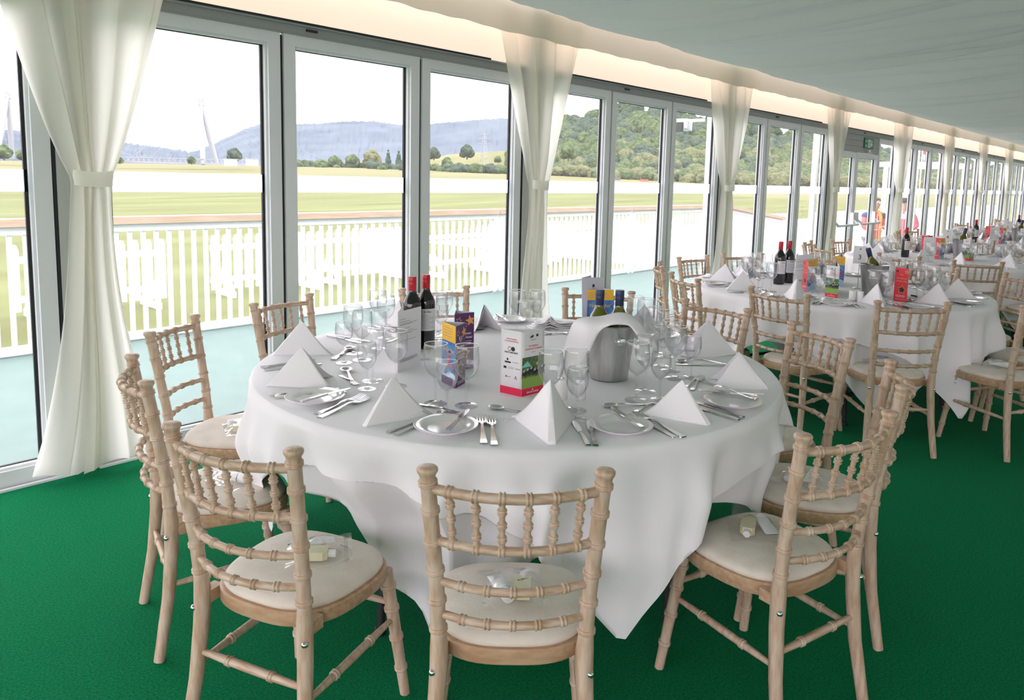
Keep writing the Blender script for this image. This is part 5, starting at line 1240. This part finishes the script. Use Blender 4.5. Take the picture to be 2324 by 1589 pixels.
# ------------------------------------------------------------------ toiletry bags left on the seats
def bag(chk, dx, dy, rz, label, tube_l, oil_l, letters=False):
    ch = CHO[chk]; base = Matrix.Translation(ch.location) @ Matrix.Rotation(ch.rotation_euler.z, 4, 'Z') @ Matrix.Translation((dx*S, dy*S, 0.4815*S)) @ Matrix.Rotation(rz, 4, 'Z')
    loc = base.to_translation(); a = base.to_euler().z
    t = thing('toiletry_tube', tube_l, 'toiletry tube', loc+Matrix.Rotation(a, 3, 'Z') @ Vector((-0.028, 0, 0.004)), a+PI+0.2, 'white toiletry tubes on the seats')
    b = MB(); b.grid(lambda i, j: (lambda u, k: (0.017*k*math.cos(u)+0.003*(1-k), -0.05+0.078*(j/8.0), 0.016+0.015*math.sin(u)*(0.06+0.94*(1-(1-j/8.0))**0.6)))(2*PI*i/20, 1.15-0.15*j/8.0), 20, 9, wrap=True); b.build('body', M['tube'], t, angle=60)
    MB().tube([(0, 0.028, 0.016), (0, 0.030, 0.016), (0, 0.052, 0.016), (0, 0.054, 0.016)], [0.0145, 0.0152, 0.0152, 0.0145], 18).build('cap', M['tube'], t)
    q = thing('toiletry_bottle', oil_l, 'toiletry bottle', loc+Matrix.Rotation(a, 3, 'Z') @ Vector((0.024, 0.004, 0.004)), a-0.2, 'yellow toiletry bottles on the seats')
    mb = MB(); mb.prism([(-0.018, -0.045), (0.018, -0.045), (0.020, -0.04), (0.020, 0.02), (0.013, 0.03), (-0.013, 0.03), (-0.020, 0.02), (-0.020, -0.04)], 0.0, 0.022); mb.build('body', M['oil'], q, angle=30)
    MB().tube([(0, 0.03, 0.011), (0, 0.05, 0.011)], 0.0095, 16).build('cap', M['tube'], q)
    if letters: text('lettering', 'ELEMIS', 0.009, Matrix.Translation((0, 0.008, 0.0222)) @ Matrix.Rotation(0.45, 4, 'Z'), M['ink'], q)
    o = thing('plastic_bag', label, 'plastic bag', loc, a, 'clear toiletry bags on the seats'); rn = random.Random(hash(chk) % 97 if False else sum(map(ord, chk)))
    ph = [rn.uniform(0, 6) for _ in range(4)]
    def P(i, j):
        u, v = i/22.0*2-1, j/16.0*2-1; bump = 0.030*math.exp(-((u*1.5)**4))*math.exp(-((v*1.35)**4))
        return (u*0.078, v*0.082+0.012, 0.0035+bump*1.12+0.004*(1+math.sin(u*9+ph[0]+v*3))*(0.5+0.5*math.sin(v*8+ph[1]))+0.008*max(0, v-0.7)*3)
    mb = MB(); mb.grid(P, 23, 17); mb.build('film', M['plastic'], o, angle=50)
    mb = MB(); mb.grid(lambda i, j: (lambda z: (z[0], z[1], z[2]+0.0012))(P(i, 14+j)), 23, 2); mb.build('seal_strip', M['plastic'], o, angle=50); return o
for kx, nm, dx, dy, rz, L in (('A', 'front left', 0.02, 0.02, -0.9, 0), ('B', 'front centre', 0.0, -0.02, 0.15, 1), ('C', 'front right', 0.0, 0.02, 2.4, 0), ('D', 'edge-on far left', 0.03, 0.04, 2.0, 0), ('E', 'large curtain side', 0.06, 0.05, 0.5, 0), ('K', 'edge-on right', -0.03, 0.02, 1.2, 0), ('J', 'half-under-cloth right', 0.03, 0.02, 0.4, 0), ('2d', 'second table\'s rightmost near', 0.0, 0.0, 0.6, 0), ('2b', 'second table\'s near aisle', 0.0, 0.02, 0.3, 0), ('2a', 'second table\'s near end', 0.0, 0.04, 0.3, 0)):
    bag(kx, dx, dy, rz, 'clear plastic toiletry bag on the %s chair\'s seat' % nm, 'white tube inside the bag on the %s chair' % nm, 'yellow bottle inside the bag on the %s chair' % nm, bool(L))
# ------------------------------------------------------------------ the two people standing outside
def skin_mesh(name, nodes, edges, root, material, parent=None, sub=2):
    """nodes: {key: (pos, radius)}; grows one continuous tapering surface around the edges"""
    keys = list(nodes); me = bpy.data.meshes.new(name); me.from_pydata([nodes[k][0] for k in keys], [(keys.index(a), keys.index(b)) for a, b in edges], [])
    o = bpy.data.objects.new(name, me); COL.objects.link(o)
    md = o.modifiers.new('skin', 'SKIN'); md.use_smooth_shade = True; md.branch_smoothing = 0.5
    sv = me.skin_vertices[0].data
    for i, k in enumerate(keys):
        r = nodes[k][1]; sv[i].radius = r if isinstance(r, tuple) else (r, r); sv[i].use_root = (k == root)
    ss = o.modifiers.new('smooth', 'SUBSURF'); ss.levels = sub; ss.render_levels = sub
    dg = bpy.context.evaluated_depsgraph_get(); m2 = bpy.data.meshes.new_from_object(o.evaluated_get(dg)); m2.name = name
    bpy.data.objects.remove(o); m2.materials.clear(); m2.materials.append(material); m2.shade_smooth()
    q = bpy.data.objects.new(name, m2); COL.objects.link(q)
    if parent is not None: q.parent = parent; CH.setdefault(parent.name, []).append(q)
    return q
def hand_nodes(N, E_, wrist, fwd, side, down, tag_):
    """five curled fingers rooted in a palm"""
    w = Vector(wrist); f, s, d = Vector(fwd).normalized(), Vector(side).normalized(), Vector(down).normalized()
    N[tag_+'palm'] = (w+f*0.05, (0.034, 0.018))
    E_.append((tag_+'w', tag_+'palm'))
    for k, (o, L) in enumerate(((-0.030, 0.062), (-0.010, 0.075), (0.010, 0.070), (0.028, 0.055))):
        a = w+f*0.085+s*o; N['%sf%da' % (tag_, k)] = (a, 0.0095); N['%sf%db' % (tag_, k)] = (a+f*L*0.55+d*0.012, 0.0088); N['%sf%dc' % (tag_, k)] = (a+f*L*0.8+d*0.040, 0.0075)
        E_ += [(tag_+'palm', '%sf%da' % (tag_, k)), ('%sf%da' % (tag_, k), '%sf%db' % (tag_, k)), ('%sf%db' % (tag_, k), '%sf%dc' % (tag_, k))]
    a = w+f*0.035-s*0.038; N[tag_+'ta'] = (a, 0.011); N[tag_+'tb'] = (a+f*0.035-s*0.018+d*0.01, 0.009); E_ += [(tag_+'palm', tag_+'ta'), (tag_+'ta', tag_+'tb')]
def person(label, pos, face, hgt, jacket, arms, head_fwd, trousers, extras):
    o = thing('person', label, 'person', pos, face); k = hgt/1.75; V = lambda x, y, z: Vector((x*k, y*k, z*k))
    N = {'pelvis': (V(0, 0, 0.95), (0.125, 0.095)), 'waist': (V(0, 0, 1.08), (0.118, 0.09)), 'chest': (V(0, 0.0, 1.28), (0.145, 0.10)), 'collar': (V(0, -0.01, 1.42), (0.095, 0.07)), 'neck': (V(0, 0.0, 1.50), 0.052),
         'jaw': (V(0, 0.02+head_fwd, 1.575), (0.058, 0.068)), 'skull': (V(0, 0.015+head_fwd*1.3, 1.655), (0.074, 0.090)), 'crown': (V(0, 0.0+head_fwd*1.3, 1.715), (0.058, 0.070))}
    E_ = [('pelvis', 'waist'), ('waist', 'chest'), ('chest', 'collar'), ('collar', 'neck'), ('neck', 'jaw'), ('jaw', 'skull'), ('skull', 'crown')]
    for s, t in ((-1, 'l'), (1, 'r')):
        el, wr, fw = arms[t]
        N[t+'sh'] = (V(s*0.185, 0, 1.40), 0.055); N[t+'el'] = (V(*el), 0.041); N[t+'w'] = (V(*wr), 0.027); E_ += [('collar', t+'sh'), (t+'sh', t+'el'), (t+'el', t+'w')]
        f = Vector(fw); hand_nodes(N, E_, V(*wr), f, f.cross(Vector((0, 0, 1))) if abs(f.z) < 0.9 else Vector((0, 1, 0)), Vector((-s*0.4, 0.3, -0.6)), t)
        N[t+'hip'] = (V(s*0.095, 0, 0.88), 0.082); N[t+'kn'] = (V(s*0.105, 0.02, 0.48), 0.055); N[t+'an'] = (V(s*0.11, -0.01, 0.09), 0.037); N[t+'toe'] = (V(s*0.12, 0.15, 0.035), 0.032)
        E_ += [('pelvis', t+'hip'), (t+'hip', t+'kn'), (t+'kn', t+'an'), (t+'an', t+'toe')]
    skin_mesh('body', N, E_, 'pelvis', M['skin'], o)
    hf = head_fwd*1.3
    for s in (-1, 1):
        MB().ball(V(s*0.031, 0.092+hf, 1.655), 0.0115*k, 10, 8).build('eye', M['white_ink'], o); MB().ball(V(s*0.031, 0.101+hf, 1.655), 0.0055*k, 8, 6).build('pupil', M['ink'], o)
        MB().ball(V(s*0.078, 0.01+hf, 1.645), (0.010*k, 0.02*k, 0.030*k), 10, 8).build('ear', M['skin'], o)
    MB().tube([V(0, 0.090+hf, 1.665), V(0, 0.108+hf, 1.632), V(0, 0.100+hf, 1.62)], [0.009, 0.015, 0.008], 8).build('nose', M['skin'], o)
    MB().ball(V(0, 0.083+hf*0.85, 1.590), (0.024*k, 0.010*k, 0.007*k), 10, 6).build('mouth', M['copper'], o)
    J = {'hem': (V(0, 0, 0.80), (0.165, 0.125)), 'waist': (V(0, 0, 1.06), (0.150, 0.118)), 'chest': (V(0, 0, 1.28), (0.172, 0.128)), 'collar': (V(0, -0.01, 1.42), (0.115, 0.090)), 'stand': (V(0, 0.0, 1.485), (0.070, 0.066))}
    JE = [('hem', 'waist'), ('waist', 'chest'), ('chest', 'collar'), ('collar', 'stand')]
    for s, t in ((-1, 'l'), (1, 'r')):
        el, wr, fw = arms[t]; J[t+'sh'] = (V(s*0.19, 0, 1.40), 0.078); J[t+'el'] = (V(*el), 0.062); J[t+'w'] = (V(*wr), 0.044); JE += [('collar', t+'sh'), (t+'sh', t+'el'), (t+'el', t+'w')]
    jk = skin_mesh('jacket', J, JE, 'chest', M[jacket], o)
    MB().bar(V(0, 0.128, 0.84), V(0, 0.118, 1.42), 0.012, 0.004).build('zip', M['white_ink'], jk, smooth=False)
    Tn = {'seat': (V(0, 0, 0.93), (0.140, 0.112))}; TE = []
    for s, t in ((-1, 'l'), (1, 'r')):
        Tn[t+'hip'] = (V(s*0.095, 0, 0.86), 0.096); Tn[t+'kn'] = (V(s*0.105, 0.02, 0.48), 0.070); Tn[t+'an'] = (V(s*0.11, -0.01, 0.10), 0.058); TE += [('seat', t+'hip'), (t+'hip', t+'kn'), (t+'kn', t+'an')]
        MB().ball(V(s*0.115, 0.055, 0.045), (0.05, 0.135, 0.045), 14, 8).build('shoe', M['blackcloth'], o)
    skin_mesh('trousers', Tn, TE, 'seat', M[trousers], o)
    extras(o, V, hf); return o
def extra1(o, V, hf):
    b = MB(); b.lathe([(0.094, -0.02), (0.099, 0.0), (0.097, 0.035), (0.080, 0.068), (0.045, 0.086), (0, 0.092)], 24, V(0, 0.005+hf, 1.685)); b.build('cap', M['blackcloth'], o)
    pk_ = MB(); pk_.prism([(0.085*math.cos(a), 0.085*math.sin(a)+0.05) for a in [PI*k/10 for k in range(11)]], 0, 0.008, Matrix.Translation(V(0, 0.03+hf, 1.675))); pk_.build('cap_peak', M['blackcloth'], o)
    MB().ball(V(0, -0.03+hf, 1.62), (0.078, 0.075, 0.07), 14, 8).build('hair', M['hair'], o)
    for s in (-1, 1): MB().bar(V(s*0.055, 0.100, 1.46), V(s*0.012, 0.130, 1.30), 0.05, 0.012, up=(0, 1, 0)).build('white_collar', M['white_ink'], o, smooth=False)
    cm = MB()
    for z in (0.98, 1.05, 1.12): cm.bar(V(-0.13, 0.118, z), V(0.13, 0.118, z), 0.006, 0.012)
    cm.build('quilt_seam', M['coral'], o, smooth=False)
def extra2(o, V, hf):
    h = MB(); h.lathe([(0.082, -0.01), (0.090, 0.02), (0.080, 0.06), (0.045, 0.085), (0, 0.09)], 20, V(0, -0.012+hf, 1.66)); h.build('hair', M['hair'], o)
    b = MB(); b.tube([V(-0.05, 0.085, 1.47), V(-0.055, 0.15, 1.35), V(-0.05, 0.150, 1.1), V(-0.045, 0.150, 0.86)], [0.03, 0.032, 0.03, 0.028], 10); b.tube([V(-0.05, 0.085, 1.47), V(0.0, -0.085, 1.50), V(0.06, 0.08, 1.46)], 0.028, 10); b.build('orange_scarf', M['orange'], o)
    y = MB()
    for s in (-1, 1): y.ball(V(s*0.175, 0, 1.375), (0.085, 0.098, 0.075), 16, 10)
    y.build('navy_shoulder_panel', M['navy'], o)
p = at_y(2055, 455, 4.75)
person('person in a pink jacket and dark cap looking down outside right of the fire doors', (p.x, p.y, GZ), R(98), p.z-GZ+0.03, 'pink',
       {'l': ((-0.27, -0.06, 1.14), (-0.17, 0.16, 1.06), (0.8, 0.5, 0.1)), 'r': ((0.34, -0.05, 1.14), (0.22, 0.12, 0.98), (-0.7, 0.4, -0.5))}, 0.045, 'greycloth', extra1)
p = at_y(1987, 452, 4.75)
person('person in a coral and navy jacket with orange scarf outside the fire doors', (p.x, p.y, GZ), R(140), p.z-GZ+0.03, 'coral',
       {'l': ((-0.235, 0.03, 1.15), (-0.10, 0.22, 1.16), (0.9, 0.3, 0.1)), 'r': ((0.235, 0.03, 1.14), (0.13, 0.22, 1.10), (-0.9, 0.3, 0.1))}, 0.03, 'greycloth', extra2)
